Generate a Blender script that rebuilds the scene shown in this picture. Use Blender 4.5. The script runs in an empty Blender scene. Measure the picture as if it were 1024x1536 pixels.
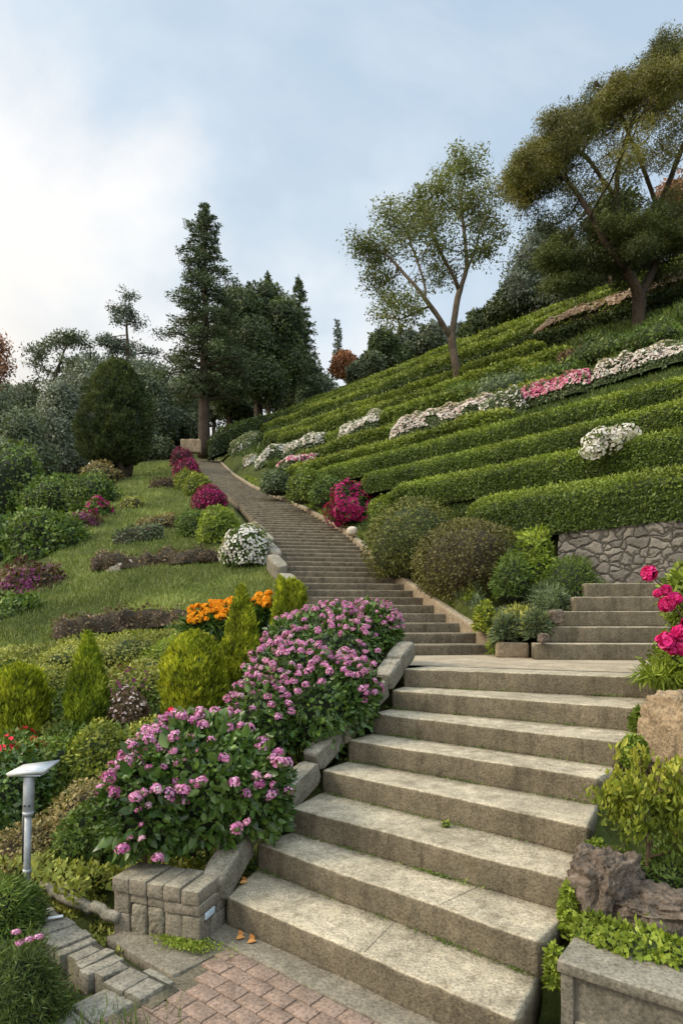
import bpy, math, random
import numpy as np

random.seed(11)
rng = np.random.default_rng(11)
SC = bpy.context.scene
COL = SC.collection
F, HOR, CH = 940.0, 930.0, 1.82          # focal length in px of a 1024x1536 frame, horizon row, eye height


def at(px, py, Y):
    return np.array([(px - 512) / F * Y, Y, CH - (py - HOR) / F * Y])


def nrm(a):
    return a / np.maximum(np.linalg.norm(a, axis=-1, keepdims=True), 1e-9)


# ------------------------------------------------------------------ noise
def _hash(i, j, k, seed):
    h = (i * 374761393 + j * 668265263 + k * 2147483647 + seed * 144665) & 0xFFFFFFFF
    h = ((h ^ (h >> 13)) * 1274126177) & 0xFFFFFFFF
    return ((h ^ (h >> 16)) & 0xFFFF) / 65535.0


def vn(P, f=1.0, seed=0):
    """value noise, -1..1"""
    P = np.asarray(P, float) * f + 1000.0
    I = np.floor(P).astype(np.int64)
    t = P - I
    t = t * t * (3 - 2 * t)
    r = 0
    for a in (0, 1):
        for b in (0, 1):
            for c in (0, 1):
                w = (t[..., 0] if a else 1 - t[..., 0]) * (t[..., 1] if b else 1 - t[..., 1]) * (t[..., 2] if c else 1 - t[..., 2])
                r = r + w * _hash(I[..., 0] + a, I[..., 1] + b, I[..., 2] + c, seed)
    return r * 2 - 1


def fbm(P, f=1.0, seed=0, o=3):
    r, a = 0, 1.0
    for i in range(o):
        r = r + a * vn(P, f * 2 ** i, seed + i)
        a *= .5
    return r / 1.6


# ------------------------------------------------------------------ terrain
GU = np.array([.718, .696])      # uphill
GE = np.array([-.696, .718])     # along the contour, away to the left
STEP_L = [(340, 1345), (385, 1265), (437, 1212), (483, 1155), (522, 1110), (557, 1070), (587, 1035), (606, 1003)]
STEP_R = [(772, 1530), (806, 1412), (852, 1320), (880, 1240), (896, 1167), (928, 1113), (968, 1063), (972, 1016)]
RISE = .17


def step_pts(k):
    z = RISE * k
    l, r = STEP_L[k - 1], STEP_R[k - 1]
    return (at(*l, (CH - z) * F / (l[1] - HOR)), at(*r, (CH - z) * F / (r[1] - HOR)))


SP = [step_pts(k) for k in range(1, 9)]
ZU = ([-60, -20, 1.9, 4.6, 6.6, 8.6, 38, 60, 400], [-1.5, -1.0, -.03, 1.25, 1.3, 2.84, 21.25, 24.5, 34])


def sd(x, y):
    dx, dy = x - 1.3, y - 8.15
    return -.27 * dx + .963 * dy, -.963 * dx - .27 * dy


_S = np.linspace(-1, 60, 611)
_C = np.interp(_S, [-1, 0, 1.5, 4, 9.5, 15, 22, 30, 47], [-.3, -.3, -.3, -.26, .26, .2, -.40, -.5, 0])
_W = np.interp(_S, [-1, 0, 1.5, 4, 9.5, 15, 22, 30, 47], [.97, .97, .95, 1.0, 1.05, .97, .80, .80, .80])
_k = np.hanning(31); _k /= _k.sum()
_C = np.convolve(np.pad(_C, 15, mode='edge'), _k, 'valid'); _W = np.convolve(np.pad(_W, 15, mode='edge'), _k, 'valid')


def bend(s):
    return np.interp(s, _S, _C)


def wpath(s):
    return np.interp(s, _S, _W)


def Hs(x, y):
    """surface of the ground without the cut for stairs"""
    x = np.asarray(x, float); y = np.asarray(y, float)
    u = .718 * x + .696 * y
    s, d = sd(x, y)
    zs = np.where(s < 0, 1.36 + .36 * s, np.where(s < 50, 1.36 + .298 * s, 16.26 + np.clip(s - 50, 0, 28) * .30 + np.maximum(s - 78, 0) * .03))
    zr = np.interp(u, *ZU)
    zr = np.minimum(zr, np.where(s > -.3, zs + .16 + .95 * np.maximum(-d - (bend(s) + wpath(s) + .05), 0), 99))
    lat = .15 * np.clip(d - 1, 0, 5) + .45 * np.clip(d - 6, 0, 6.5) + .02 * np.clip(d - 12.5, 0, 150)
    zl = np.maximum(zs - lat, -.02 - .8 * np.clip(s, 0, 4))
    dl = (.59 + .68 - .42) * 0 + (-(x + .684) * .861 + (y - 3.74) * .508)   # distance left of the lower flight
    zst = np.interp(u, [2.0, 4.5, 6.6], [0.02, 1.25, 1.3])
    zl = np.where((s < 2), np.maximum(zl, zst - .05 - .55 * np.maximum(dl, 0)), zl)
    xc = np.where(y < 5.5, (y - 3.1) * .667, 1.6 - (y - 5.5) / 2.65 * .3)
    left = np.where(y > 8.15, d > 0, x < xc)
    z = np.where(left, zl, zr)
    P = np.stack([x, y, x * 0], -1)
    far = np.clip((y - 9) / 20, 0, 1)
    z = z + .02 * fbm(P, 1.3, 5) + far * .12 * fbm(P, .35, 9)
    # shoulder of the valley and the far rise
    return z


def H(x, y):
    x = np.asarray(x, float); y = np.asarray(y, float)
    z = Hs(x, y)
    s, d = sd(x, y)
    cut = (np.abs(-d - bend(s)) < wpath(s) + .22) & (s > -.4) & (s < 48.5)
    z = np.where(cut, np.minimum(z, 1.36 + .298 * s - .30), z)
    u = .718 * x + .696 * y
    dl = -(x + .684) * .861 + (y - 3.74) * .508
    dr = (x - .715) * .82 - (y - 2.585) * .572
    low = (dl < .1) & (dr < .15) & (u < 5.0) & (y < 7)
    z = np.where(low, np.minimum(z, np.interp(u, [1.9, 4.6], [-.3, 1.0])), z)
    z = np.where((dl < .1) & (dr < .15) & (u < 2.3), np.minimum(z, -.03), z)
    z = np.where((y > 4.6) & (y < 8.6) & (x > .2) & (x < 3.2) & (u > 4.2) & (u < 7.4), np.minimum(z, 1.15), z)
    z = np.where((x > 2.1) & (x < 4.6) & (y > 5.0) & (y < 9.6) & (u < 9.0), np.minimum(z, np.interp(y, [6.8, 8.4], [.9, 1.85])), z)
    tt_ = x * GE[0] + y * GE[1]
    z = np.where((u > 6.0) & (u < 9.4) & (tt_ > -1.0) & (tt_ < 4.9) & (x > 2.3), np.minimum(z, 2.22), z)
    z = np.where((dr > .10) & (x > .6) & (y < 5.2) & (u < 6.2), np.minimum(z, np.interp(u, [2.0, 2.6, 3.4, 5.2, 6.2], [-.1, .24, .30, .80, 1.2])), z)
    pave = (u < 2.75) & (x < 1.9) & (x > -1.9) & (dl < .75)
    z = np.where(pave, np.minimum(z, -.06), z)
    wall = (-.34 - .0) - ((x + 1.85) * .60 + (y - 3.8) * .80)   # beyond the low wall, towards bottom left
    z = np.where((wall > -.30) & (x < -.6) & (y < 4.2), np.minimum(z, -.16), z)
    return z


def gp(px, py, lo=1.5, hi=140):
    Y = np.geomspace(lo, hi, 3000)
    X = (px - 512) / F * Y
    Z = CH - (py - HOR) / F * Y
    hit = np.nonzero(Z < Hs(X, Y))[0]
    i = hit[0] if len(hit) else len(Y) - 1
    return np.array([X[i], Y[i], Hs(X[i], Y[i])])


def cu(u, t, dz=0):
    p = u * GU + t * GE
    return np.array([p[0], p[1], .626 * u - 2.54 + dz])


def t_path(u, off=1.9):
    s = (u - 6.6) / .476
    p = np.array([1.3 - .27 * s + .963 * off, 8.15 + .963 * s + .27 * off])
    return float(p @ GE)


# ------------------------------------------------------------------ materials
def M_new(name):
    m = bpy.data.materials.new(name); m.use_nodes = True
    nt = m.node_tree; nt.nodes.clear()
    return m, nt, nt.nodes.new('ShaderNodeOutputMaterial')


def nd(nt, t, **kw):
    n = nt.nodes.new(t)
    for k, v in kw.items():
        setattr(n, k, v)
    return n


def ramp(nt, stops, fac):
    r = nd(nt, 'ShaderNodeValToRGB')
    e = r.color_ramp.elements
    while len(e) < len(stops):
        e.new(.5)
    for i, (p, c) in enumerate(stops):
        e[i].position = p
        e[i].color = (*c, 1) if len(c) == 3 else c
    nt.links.new(fac, r.inputs[0])
    return r


def mix(nt, a, b, fac, mode='MIX'):
    m = nd(nt, 'ShaderNodeMix', data_type='RGBA', blend_type=mode)
    for s, v in ((m.inputs['A'], a), (m.inputs['B'], b), (m.inputs['Factor'], fac)):
        if hasattr(v, 'links'):
            nt.links.new(v, s)
        elif isinstance(v, (int, float)):
            s.default_value = v
        else:
            s.default_value = (*v, 1)
    return m.outputs['Result']


def noise(nt, scale, detail=4, rough=.6, co='Object', dist=0):
    tc = nd(nt, 'ShaderNodeTexCoord') if co != 'Pos' else nd(nt, 'ShaderNodeNewGeometry')
    n = nd(nt, 'ShaderNodeTexNoise')
    n.inputs['Scale'].default_value = scale
    n.inputs['Detail'].default_value = detail
    n.inputs['Roughness'].default_value = rough
    n.inputs['Distortion'].default_value = dist
    nt.links.new(tc.outputs['Position' if co == 'Pos' else co], n.inputs['Vector'])
    return n.outputs['Fac']


def leafmat(name, c0, c1, c2, trans=.25, clump=1.2, var=.45, rough=.55, spec=.3):
    m, nt, out = M_new(name)
    if 'petal' not in name:
        c0, c1, c2 = [tuple(min(v * 1.5, .8) for v in c) for c in (c0, c1, c2)]
    at_ = nd(nt, 'ShaderNodeAttribute', attribute_name='rnd')
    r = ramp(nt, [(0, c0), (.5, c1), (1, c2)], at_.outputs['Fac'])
    nz = noise(nt, clump, 2, .5, 'Pos')
    dk = ramp(nt, [(.3, (1 - var,) * 3), (.7, (1 + var * .6, 1 + var * .55, 1 + var * .3))], nz)
    col = mix(nt, r.outputs[0], dk.outputs[0], 1.0, 'MULTIPLY')
    if 'hedge' in name:
        bz = noise(nt, 2.6, 4, .65, 'Pos', .4)
        bf = ramp(nt, [(.60, (0, 0, 0)), (.74, (.62, .62, .62))], bz).outputs[0]
        col = mix(nt, col, (.115, .085, .030), bf)
    b = nd(nt, 'ShaderNodeBsdfPrincipled')
    b.inputs['Roughness'].default_value = rough
    b.inputs['Specular IOR Level'].default_value = spec
    nt.links.new(col, b.inputs['Base Color'])
    t = nd(nt, 'ShaderNodeBsdfTranslucent')
    tcol = mix(nt, col, (1.0, 1.0, .45), 1.0, 'MULTIPLY')
    nt.links.new(tcol, t.inputs['Color'])
    mx = nd(nt, 'ShaderNodeMixShader'); mx.inputs[0].default_value = trans
    nt.links.new(b.outputs[0], mx.inputs[1]); nt.links.new(t.outputs[0], mx.inputs[2])
    nt.links.new(mx.outputs[0], out.inputs[0])
    return m


def stonemat(name, c_lo, c_hi, top=None, speck=90, bump=.4, big=3.0, moss=None, moss_amt=.5, bdist=.006):
    """rough mineral surface; top: colour of worn upward faces"""
    m, nt, out = M_new(name)
    n1 = noise(nt, big, 6, .65, 'Pos'); n2 = noise(nt, speck, 3, .7, 'Pos'); n3 = noise(nt, speck * .23, 4, .7, 'Pos')
    col = ramp(nt, [(.28, c_lo), (.72, c_hi)], n1).outputs[0]
    geo = nd(nt, 'ShaderNodeNewGeometry')
    sep = nd(nt, 'ShaderNodeSeparateXYZ'); nt.links.new(geo.outputs['Normal'], sep.inputs[0])
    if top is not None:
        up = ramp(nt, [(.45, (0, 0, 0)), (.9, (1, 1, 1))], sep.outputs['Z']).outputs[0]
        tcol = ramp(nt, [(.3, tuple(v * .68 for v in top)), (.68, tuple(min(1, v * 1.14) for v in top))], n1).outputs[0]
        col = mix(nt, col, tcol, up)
    sp = ramp(nt, [(.34, (.45, .44, .42)), (.5, (1, 1, 1)), (.68, (1.45, 1.42, 1.36))], n2).outputs[0]
    col = mix(nt, col, sp, .75, 'MULTIPLY')
    sp2 = ramp(nt, [(.3, (.7, .7, .68)), (.6, (1.1, 1.1, 1.1))], n3).outputs[0]
    col = mix(nt, col, sp2, .8, 'MULTIPLY')
    if moss is not None:
        n4 = noise(nt, 2.2, 5, .7, 'Pos')
        ms = ramp(nt, [(.55, (0, 0, 0)), (.75, (moss_amt,) * 3)], n4).outputs[0]
        col = mix(nt, col, moss, ms)
    if 'step' in name:
        gp_ = nd(nt, 'ShaderNodeNewGeometry'); mp_ = nd(nt, 'ShaderNodeMapping'); mp_.inputs['Scale'].default_value = (9, 9, 1.1)
        nt.links.new(gp_.outputs['Position'], mp_.inputs['Vector'])
        sn = nd(nt, 'ShaderNodeTexNoise'); sn.inputs['Scale'].default_value = 1.0; sn.inputs['Detail'].default_value = 5; sn.inputs['Roughness'].default_value = .7
        nt.links.new(mp_.outputs[0], sn.inputs['Vector'])
        sr = ramp(nt, [(.34, (.62, .60, .56)), (.50, (1, 1, 1)), (.70, (1.12, 1.1, 1.05))], sn.outputs['Fac']).outputs[0]
        col = mix(nt, col, sr, .8, 'MULTIPLY')
    b = nd(nt, 'ShaderNodeBsdfPrincipled'); b.inputs['Roughness'].default_value = .9
    b.inputs['Specular IOR Level'].default_value = .2
    nt.links.new(col, b.inputs['Base Color'])
    ad = nd(nt, 'ShaderNodeMath', operation='ADD'); nt.links.new(n2, ad.inputs[0]); nt.links.new(n3, ad.inputs[1])
    bp = nd(nt, 'ShaderNodeBump'); bp.inputs['Strength'].default_value = bump; bp.inputs['Distance'].default_value = bdist
    nt.links.new(ad.outputs[0], bp.inputs['Height']); nt.links.new(bp.outputs[0], b.inputs['Normal'])
    nt.links.new(b.outputs[0], out.inputs[0])
    return m


def plainmat(name, col, rough=.5, metal=0, var=.12, scale=20):
    m, nt, out = M_new(name)
    n1 = noise(nt, scale, 5, .6)
    c = ramp(nt, [(.3, tuple(v * (1 - var * 1.5) for v in col)), (.7, tuple(v * (1 + var) for v in col))], n1).outputs[0]
    b = nd(nt, 'ShaderNodeBsdfPrincipled')
    b.inputs['Roughness'].default_value = rough; b.inputs['Metallic'].default_value = metal
    nt.links.new(c, b.inputs['Base Color']); nt.links.new(b.outputs[0], out.inputs[0])
    return m


MAT = {}
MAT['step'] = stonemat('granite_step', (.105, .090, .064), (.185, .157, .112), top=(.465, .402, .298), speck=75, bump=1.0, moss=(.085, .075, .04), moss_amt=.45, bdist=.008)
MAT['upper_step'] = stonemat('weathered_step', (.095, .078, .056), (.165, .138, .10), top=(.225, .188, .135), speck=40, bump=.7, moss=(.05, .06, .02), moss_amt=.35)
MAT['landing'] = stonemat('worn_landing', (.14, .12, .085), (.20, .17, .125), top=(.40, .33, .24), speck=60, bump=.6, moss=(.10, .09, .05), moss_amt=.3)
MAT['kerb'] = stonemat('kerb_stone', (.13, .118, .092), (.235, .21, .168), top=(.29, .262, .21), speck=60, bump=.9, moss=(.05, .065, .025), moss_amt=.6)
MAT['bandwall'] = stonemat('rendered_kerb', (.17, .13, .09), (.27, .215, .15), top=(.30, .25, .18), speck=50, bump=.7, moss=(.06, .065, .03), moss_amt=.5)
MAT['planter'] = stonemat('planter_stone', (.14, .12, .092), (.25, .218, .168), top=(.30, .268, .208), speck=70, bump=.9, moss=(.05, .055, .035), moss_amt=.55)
MAT['planter_rough'] = stonemat('rough_panel_stone', (.17, .15, .11), (.30, .265, .20), speck=45, bump=1.3, moss=(.07, .07, .04), moss_amt=.4, bdist=.012)
MAT['box'] = stonemat('weathered_concrete', (.085, .08, .066), (.175, .16, .128), top=(.245, .222, .176), speck=55, bump=.7, big=5, moss=(.045, .05, .035), moss_amt=.7)
MAT['boulder'] = stonemat('tan_boulder', (.20, .148, .092), (.36, .275, .185), speck=35, bump=1.2, big=5, moss=(.14, .10, .06), moss_amt=.6, bdist=.012)
MAT['lava'] = stonemat('lava_rock', (.075, .060, .048), (.20, .158, .126), speck=40, bump=1.4, big=6, moss=(.16, .13, .09), moss_amt=.6, bdist=.015)
MAT['rock'] = stonemat('grey_rock', (.14, .12, .10), (.26, .22, .18), speck=40, bump=1.0, big=5, moss=(.06, .07, .03), moss_amt=.5)
MAT['pale_rock'] = stonemat('pale_rock', (.42, .35, .28), (.6, .52, .43), speck=40, bump=.7)
MAT['brick'] = stonemat('clay_paver', (.20, .140, .108), (.325, .232, .182), speck=60, bump=.6, big=7, moss=(.15, .115, .085), moss_amt=.7)
MAT['mortar'] = stonemat('sandy_joint', (.10, .085, .06), (.17, .145, .10), speck=60, bump=.8, moss=(.05, .07, .02), moss_amt=.6)
MAT['dirtstone'] = stonemat('grout_apron', (.15, .13, .10), (.25, .22, .17), speck=60, bump=.8, moss=(.06, .07, .03), moss_amt=.5)
MAT['metal'] = plainmat('galvanised_metal', (.34, .36, .38), .5, .3, .2)
MAT['metal_light'] = plainmat('painted_metal', (.62, .63, .64), .45, 0, .1)
MAT['dark_metal'] = plainmat('dark_pipe', (.03, .03, .035), .5)
MAT['white'] = plainmat('white_paint', (.75, .76, .78), .5)
MAT['blue_plate'] = plainmat('pale_blue_plate', (.50, .58, .66), .4)
MAT['terracotta'] = plainmat('terracotta', (.55, .34, .19), .8)
MAT['blue'] = plainmat('blue_plastic', (.40, .58, .80), .5)
MAT['joint'] = plainmat('dark_joint', (.06, .05, .038), .95)
MAT['bark'] = stonemat('bark', (.035, .025, .018), (.085, .062, .045), speck=14, bump=1, big=1.5, bdist=.03)
MAT['bark_pale'] = stonemat('pale_bark', (.10, .075, .055), (.20, .155, .115), speck=14, bump=1, big=1.5, bdist=.03)
MAT['stem'] = plainmat('woody_stem', (.10, .065, .035), .8)
MAT['greenstem'] = plainmat('green_stem', (.09, .11, .03), .6)
MAT['core'] = plainmat('dark_inner_mass', (.012, .018, .006), .9)  # dark opaque core that keeps foliage from being seen through
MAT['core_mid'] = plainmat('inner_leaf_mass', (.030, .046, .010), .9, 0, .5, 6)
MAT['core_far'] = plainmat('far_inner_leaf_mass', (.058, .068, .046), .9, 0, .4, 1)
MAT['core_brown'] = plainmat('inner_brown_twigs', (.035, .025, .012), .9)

L = {}
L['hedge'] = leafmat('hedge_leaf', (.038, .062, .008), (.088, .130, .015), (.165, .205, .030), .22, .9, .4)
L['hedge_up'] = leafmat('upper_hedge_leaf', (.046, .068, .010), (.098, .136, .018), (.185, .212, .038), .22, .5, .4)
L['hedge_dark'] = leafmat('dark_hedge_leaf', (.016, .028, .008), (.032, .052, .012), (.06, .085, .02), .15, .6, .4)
L['bush_dark'] = leafmat('dark_glossy_leaf', (.019, .043, .008), (.044, .088, .014), (.100, .155, .032), .2, 4, .35, .38, .5)
L['bush_mid'] = leafmat('mid_leaf', (.034, .062, .011), (.075, .120, .021), (.145, .190, .042), .25, 3, .4)
L['grey_green'] = leafmat('grey_green_leaf', (.045, .065, .03), (.085, .115, .055), (.15, .18, .10), .2, 2, .35)
L['brown_green'] = leafmat('bronze_leaf', (.046, .050, .012), (.090, .098, .020), (.150, .155, .036), .2, 2.5, .35)
L['bronze'] = leafmat('russet_leaf', (.042, .042, .012), (.084, .078, .022), (.140, .126, .040), .2, 3, .35)
L['thuja'] = leafmat('golden_thuja_leaf', (.078, .102, .008), (.20, .235, .014), (.40, .41, .035), .25, 5, .4)
L['thuja_dk'] = leafmat('green_thuja_leaf', (.058, .090, .008), (.15, .195, .014), (.31, .35, .032), .25, 5, .4)
L['yellow'] = leafmat('yellow_green_leaf', (.060, .088, .012), (.145, .175, .020), (.33, .32, .055), .28, 3, .35)
L['lime'] = leafmat('lime_leaf', (.075, .115, .012), (.15, .20, .022), (.26, .31, .05), .28, 3, .35)
L['cover'] = leafmat('ground_cover_leaf', (.098, .115, .020), (.195, .212, .042), (.32, .31, .085), .25, .9, .45)
L['grass'] = leafmat('lawn_blade', (.072, .100, .024), (.132, .168, .043), (.22, .235, .088), .25, .55, .45)
L['grassdk'] = leafmat('rough_grass_blade', (.030, .050, .011), (.058, .088, .019), (.11, .138, .04), .25, .4, .45)
L['dry'] = leafmat('dry_twig_leaf', (.085, .066, .026), (.168, .134, .055), (.28, .23, .10), .2, 2, .35)
L['redbrown'] = leafmat('red_brown_leaf', (.05, .030, .018), (.095, .060, .034), (.15, .11, .06), .2, 2, .3)
L['maroon'] = leafmat('maroon_leaf', (.055, .006, .018), (.13, .014, .045), (.24, .035, .10), .2, 2, .3)
L['conifer'] = leafmat('conifer_leaf', (.022, .034, .014), (.044, .062, .022), (.085, .106, .038), .15, .5, .4)
L['cypress'] = leafmat('round_cypress_leaf', (.026, .038, .014), (.050, .066, .022), (.085, .102, .036), .15, .6, .3)
L['oak'] = leafmat('broadleaf', (.055, .070, .020), (.115, .132, .036), (.195, .205, .065), .28, .5, .35)
L['crown_gold'] = leafmat('feathery_leaf', (.040, .050, .010), (.115, .112, .022), (.25, .21, .045), .22, .35, .5)  # golden light on the crown top put into the leaf colour
L['crown_dk'] = leafmat('feathery_dark_leaf', (.028, .040, .010), (.058, .072, .016), (.105, .112, .026), .2, .35, .4)  # same leaf darkened for the shaded lower crown
L['far'] = leafmat('hazy_leaf', (.052, .068, .038), (.085, .102, .058), (.125, .142, .082), .15, .2, .35)  # distance haze painted into the leaf colours of far trees
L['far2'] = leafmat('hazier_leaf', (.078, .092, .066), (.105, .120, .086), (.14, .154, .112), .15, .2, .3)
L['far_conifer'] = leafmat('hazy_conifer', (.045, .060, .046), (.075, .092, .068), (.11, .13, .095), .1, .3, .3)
L['rust'] = leafmat('rust_leaf', (.12, .055, .035), (.22, .105, .06), (.32, .17, .10), .2, .4, .3)
L['pink'] = leafmat('pink_petal', (.50, .14, .36), (.68, .28, .54), (.82, .50, .70), .3, 8, .12, .6, .1)
L['pinkdeep'] = leafmat('deep_pink_petal', (.46, .09, .30), (.62, .19, .45), (.78, .40, .62), .3, 8, .12, .6, .1)
L['pinkpale'] = leafmat('pale_lilac_petal', (.58, .25, .46), (.74, .44, .63), (.85, .64, .77), .3, 8, .12, .6, .1)
L['magenta'] = leafmat('magenta_petal', (.50, .010, .12), (.72, .025, .22), (.85, .12, .38), .3, 5, .15, .6, .1)
L['azalea'] = leafmat('azalea_petal', (.26, .008, .085), (.40, .02, .14), (.55, .07, .24), .3, 3, .25, .6, .1)
L['purple'] = leafmat('dusky_purple_petal', (.11, .02, .065), (.19, .045, .12), (.28, .09, .20), .25, 2, .3, .6, .1)
L['red'] = leafmat('red_petal', (.55, .006, .03), (.72, .015, .06), (.82, .06, .11), .3, 5, .15, .6, .1)
L['whitef'] = leafmat('white_petal', (.60, .54, .55), (.74, .70, .69), (.84, .82, .80), .3, 4, .12, .6, .1)
L['palepink'] = leafmat('pale_pink_petal', (.62, .42, .46), (.74, .60, .62), (.82, .74, .74), .3, 2, .15, .6, .1)
L['hotpink'] = leafmat('hot_pink_petal', (.60, .07, .24), (.74, .17, .38), (.84, .42, .58), .3, 2, .2, .6, .1)
L['salmon'] = leafmat('salmon_petal', (.42, .28, .20), (.56, .41, .32), (.68, .56, .46), .2, 1, .2, .6, .1)
L['orange'] = leafmat('orange_petal', (.72, .20, .006), (.86, .34, .012), (.92, .50, .04), .3, 5, .12, .6, .1)
L['leaf_litter'] = leafmat('fallen_leaf', (.20, .07, .02), (.34, .14, .04), (.45, .24, .08), .1, 5, .2)


def groundmat():
    m, nt, out = M_new('soil_and_turf')
    n1 = noise(nt, .7, 6, .65, 'Pos'); n2 = noise(nt, 9, 5, .7, 'Pos')
    a = ramp(nt, [(.3, (.030, .036, .012)), (.5, (.055, .072, .020)), (.7, (.085, .10, .032))], n1).outputs[0]
    b2 = ramp(nt, [(.3, (.5, .45, .4)), (.7, (1.3, 1.25, 1.15))], n2).outputs[0]
    c = mix(nt, a, b2, .9, 'MULTIPLY')
    b = nd(nt, 'ShaderNodeBsdfPrincipled'); b.inputs['Roughness'].default_value = .95
    b.inputs['Specular IOR Level'].default_value = .1
    nt.links.new(c, b.inputs['Base Color'])
    bp = nd(nt, 'ShaderNodeBump'); bp.inputs['Strength'].default_value = .8; bp.inputs['Distance'].default_value = .04
    nt.links.new(n2, bp.inputs['Height']); nt.links.new(bp.outputs[0], b.inputs['Normal'])
    nt.links.new(b.outputs[0], out.inputs[0])
    return m


MAT['ground'] = groundmat()


def fieldstone():
    """irregular stones with darker joints, for the retaining wall"""
    m, nt, out = M_new('random_rubble')
    tc = nd(nt, 'ShaderNodeNewGeometry')
    mp = nd(nt, 'ShaderNodeMapping'); mp.inputs['Scale'].default_value = (4.6, 4.6, 7.4)
    nt.links.new(tc.outputs['Position'], mp.inputs['Vector'])
    nz = nd(nt, 'ShaderNodeTexNoise'); nz.inputs['Scale'].default_value = 4; nt.links.new(tc.outputs['Position'], nz.inputs['Vector'])
    ad = nd(nt, 'ShaderNodeMix', data_type='RGBA', blend_type='LINEAR_LIGHT'); ad.inputs['Factor'].default_value = .7
    nt.links.new(mp.outputs[0], ad.inputs['A']); nt.links.new(nz.outputs['Color'], ad.inputs['B'])
    v = nd(nt, 'ShaderNodeTexVoronoi', feature='DISTANCE_TO_EDGE'); v.inputs['Scale'].default_value = 1.0
    v2 = nd(nt, 'ShaderNodeTexVoronoi'); v2.inputs['Scale'].default_value = 1.0
    nt.links.new(ad.outputs['Result'], v.inputs['Vector']); nt.links.new(ad.outputs['Result'], v2.inputs['Vector'])
    sep = nd(nt, 'ShaderNodeSeparateColor'); nt.links.new(v2.outputs['Color'], sep.inputs[0])
    st = ramp(nt, [(0, (.11, .10, .088)), (.5, (.155, .14, .122)), (1, (.21, .19, .165))], sep.outputs[0]).outputs[0]
    n2 = noise(nt, 30, 5, .7, 'Pos')
    st = mix(nt, st, ramp(nt, [(.3, (.65, .65, .65)), (.7, (1.2, 1.2, 1.2))], n2).outputs[0], .9, 'MULTIPLY')
    j = ramp(nt, [(.0, (0, 0, 0)), (.035, (.1, .1, .1)), (.07, (1, 1, 1))], v.outputs['Distance']).outputs[0]
    c = mix(nt, (.045, .04, .033), st, j)
    b = nd(nt, 'ShaderNodeBsdfPrincipled'); b.inputs['Roughness'].default_value = .9
    nt.links.new(c, b.inputs['Base Color'])
    hh = ramp(nt, [(0, (0, 0, 0)), (.22, (1, 1, 1))], v.outputs['Distance']).outputs[0]
    hm = mix(nt, hh, ramp(nt, [(.2, (0, 0, 0)), (.8, (1, 1, 1))], n2).outputs[0], .25)
    bp = nd(nt, 'ShaderNodeBump'); bp.inputs['Strength'].default_value = 1; bp.inputs['Distance'].default_value = .05
    nt.links.new(hm, bp.inputs['Height']); nt.links.new(bp.outputs[0], b.inputs['Normal'])
    nt.links.new(b.outputs[0], out.inputs[0])
    return m


MAT['rubble'] = fieldstone()
MAT['pale_slab'] = stonemat('pale_slab', (.20, .18, .14), (.36, .33, .27), speck=60, bump=.8, moss=(.12, .11, .07), moss_amt=.5)


# ------------------------------------------------------------------ mesh builder
class MB:
    def __init__(self):
        self.v = []; self.f = []; self.r = []; self.m = []; self.n = 0

    def add(self, V, faces, mat=0, rnd=None):
        """V (n,3); faces: list of index arrays, (m,3) or (m,4)"""
        V = np.asarray(V, float).reshape(-1, 3)
        self.v.append(V)
        self.r.append(np.full(len(V), .5) if rnd is None else np.broadcast_to(np.asarray(rnd, float), (len(V),)))
        for fa in faces:
            fa = np.asarray(fa, np.int64)
            if len(fa):
                self.f.append(fa + self.n); self.m.append(np.full(len(fa), mat, np.int32))
        self.n += len(V)
        return self

    def mesh(self, name, mats, org=(0, 0, 0), smooth=False):
        V = np.concatenate(self.v) - np.asarray(org, float)
        me = bpy.data.meshes.new(name)
        me.vertices.add(len(V)); me.vertices.foreach_set('co', V.astype(np.float32).ravel())
        tot = np.concatenate([np.full(len(f), f.shape[1], np.int32) for f in self.f])
        idx = np.concatenate([f.ravel() for f in self.f]).astype(np.int32)
        me.loops.add(len(idx)); me.loops.foreach_set('vertex_index', idx)
        me.polygons.add(len(tot))
        st = np.zeros(len(tot), np.int32); st[1:] = np.cumsum(tot)[:-1]
        me.polygons.foreach_set('loop_start', st)
        me.polygons.foreach_set('material_index', np.concatenate(self.m))
        if smooth is not False:
            sm = np.ones(len(tot), bool) if smooth is True else np.isin(np.concatenate(self.m), smooth)
            me.polygons.foreach_set('use_smooth', sm)
        a = me.attributes.new('rnd', 'FLOAT', 'POINT')
        a.data.foreach_set('value', np.concatenate(self.r).astype(np.float32))
        for x in mats:
            me.materials.append(x)
        me.update(calc_edges=True); me.validate()
        return me

    def build(self, name, mats, parent=None, org=None, smooth=False):
        if not isinstance(mats, (list, tuple)):
            mats = [mats]
        o_ = np.array(parent.location if parent is not None and org is None else (org if org is not None else (0, 0, 0)), float)
        if parent is not None and parent.parent is not None:
            o_ = np.array(parent['_w'])
        o = bpy.data.objects.new(name, self.mesh(name, mats, o_, smooth))
        COL.objects.link(o)
        if parent is not None:
            o.parent = parent
        else:
            o.location = o_
        return o


def tag(o, label, cat, group=None):
    o['label'] = label; o['category'] = cat
    if group:
        o['group'] = group
    return o


def thing(name, label, cat, loc, group=None):
    o = bpy.data.objects.new(name, None)
    o.empty_display_size = .1
    COL.objects.link(o); o.location = [float(v) for v in loc]
    return tag(o, label, cat, group)


def struct(o, kind='structure'):
    o['kind'] = kind
    return o


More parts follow.
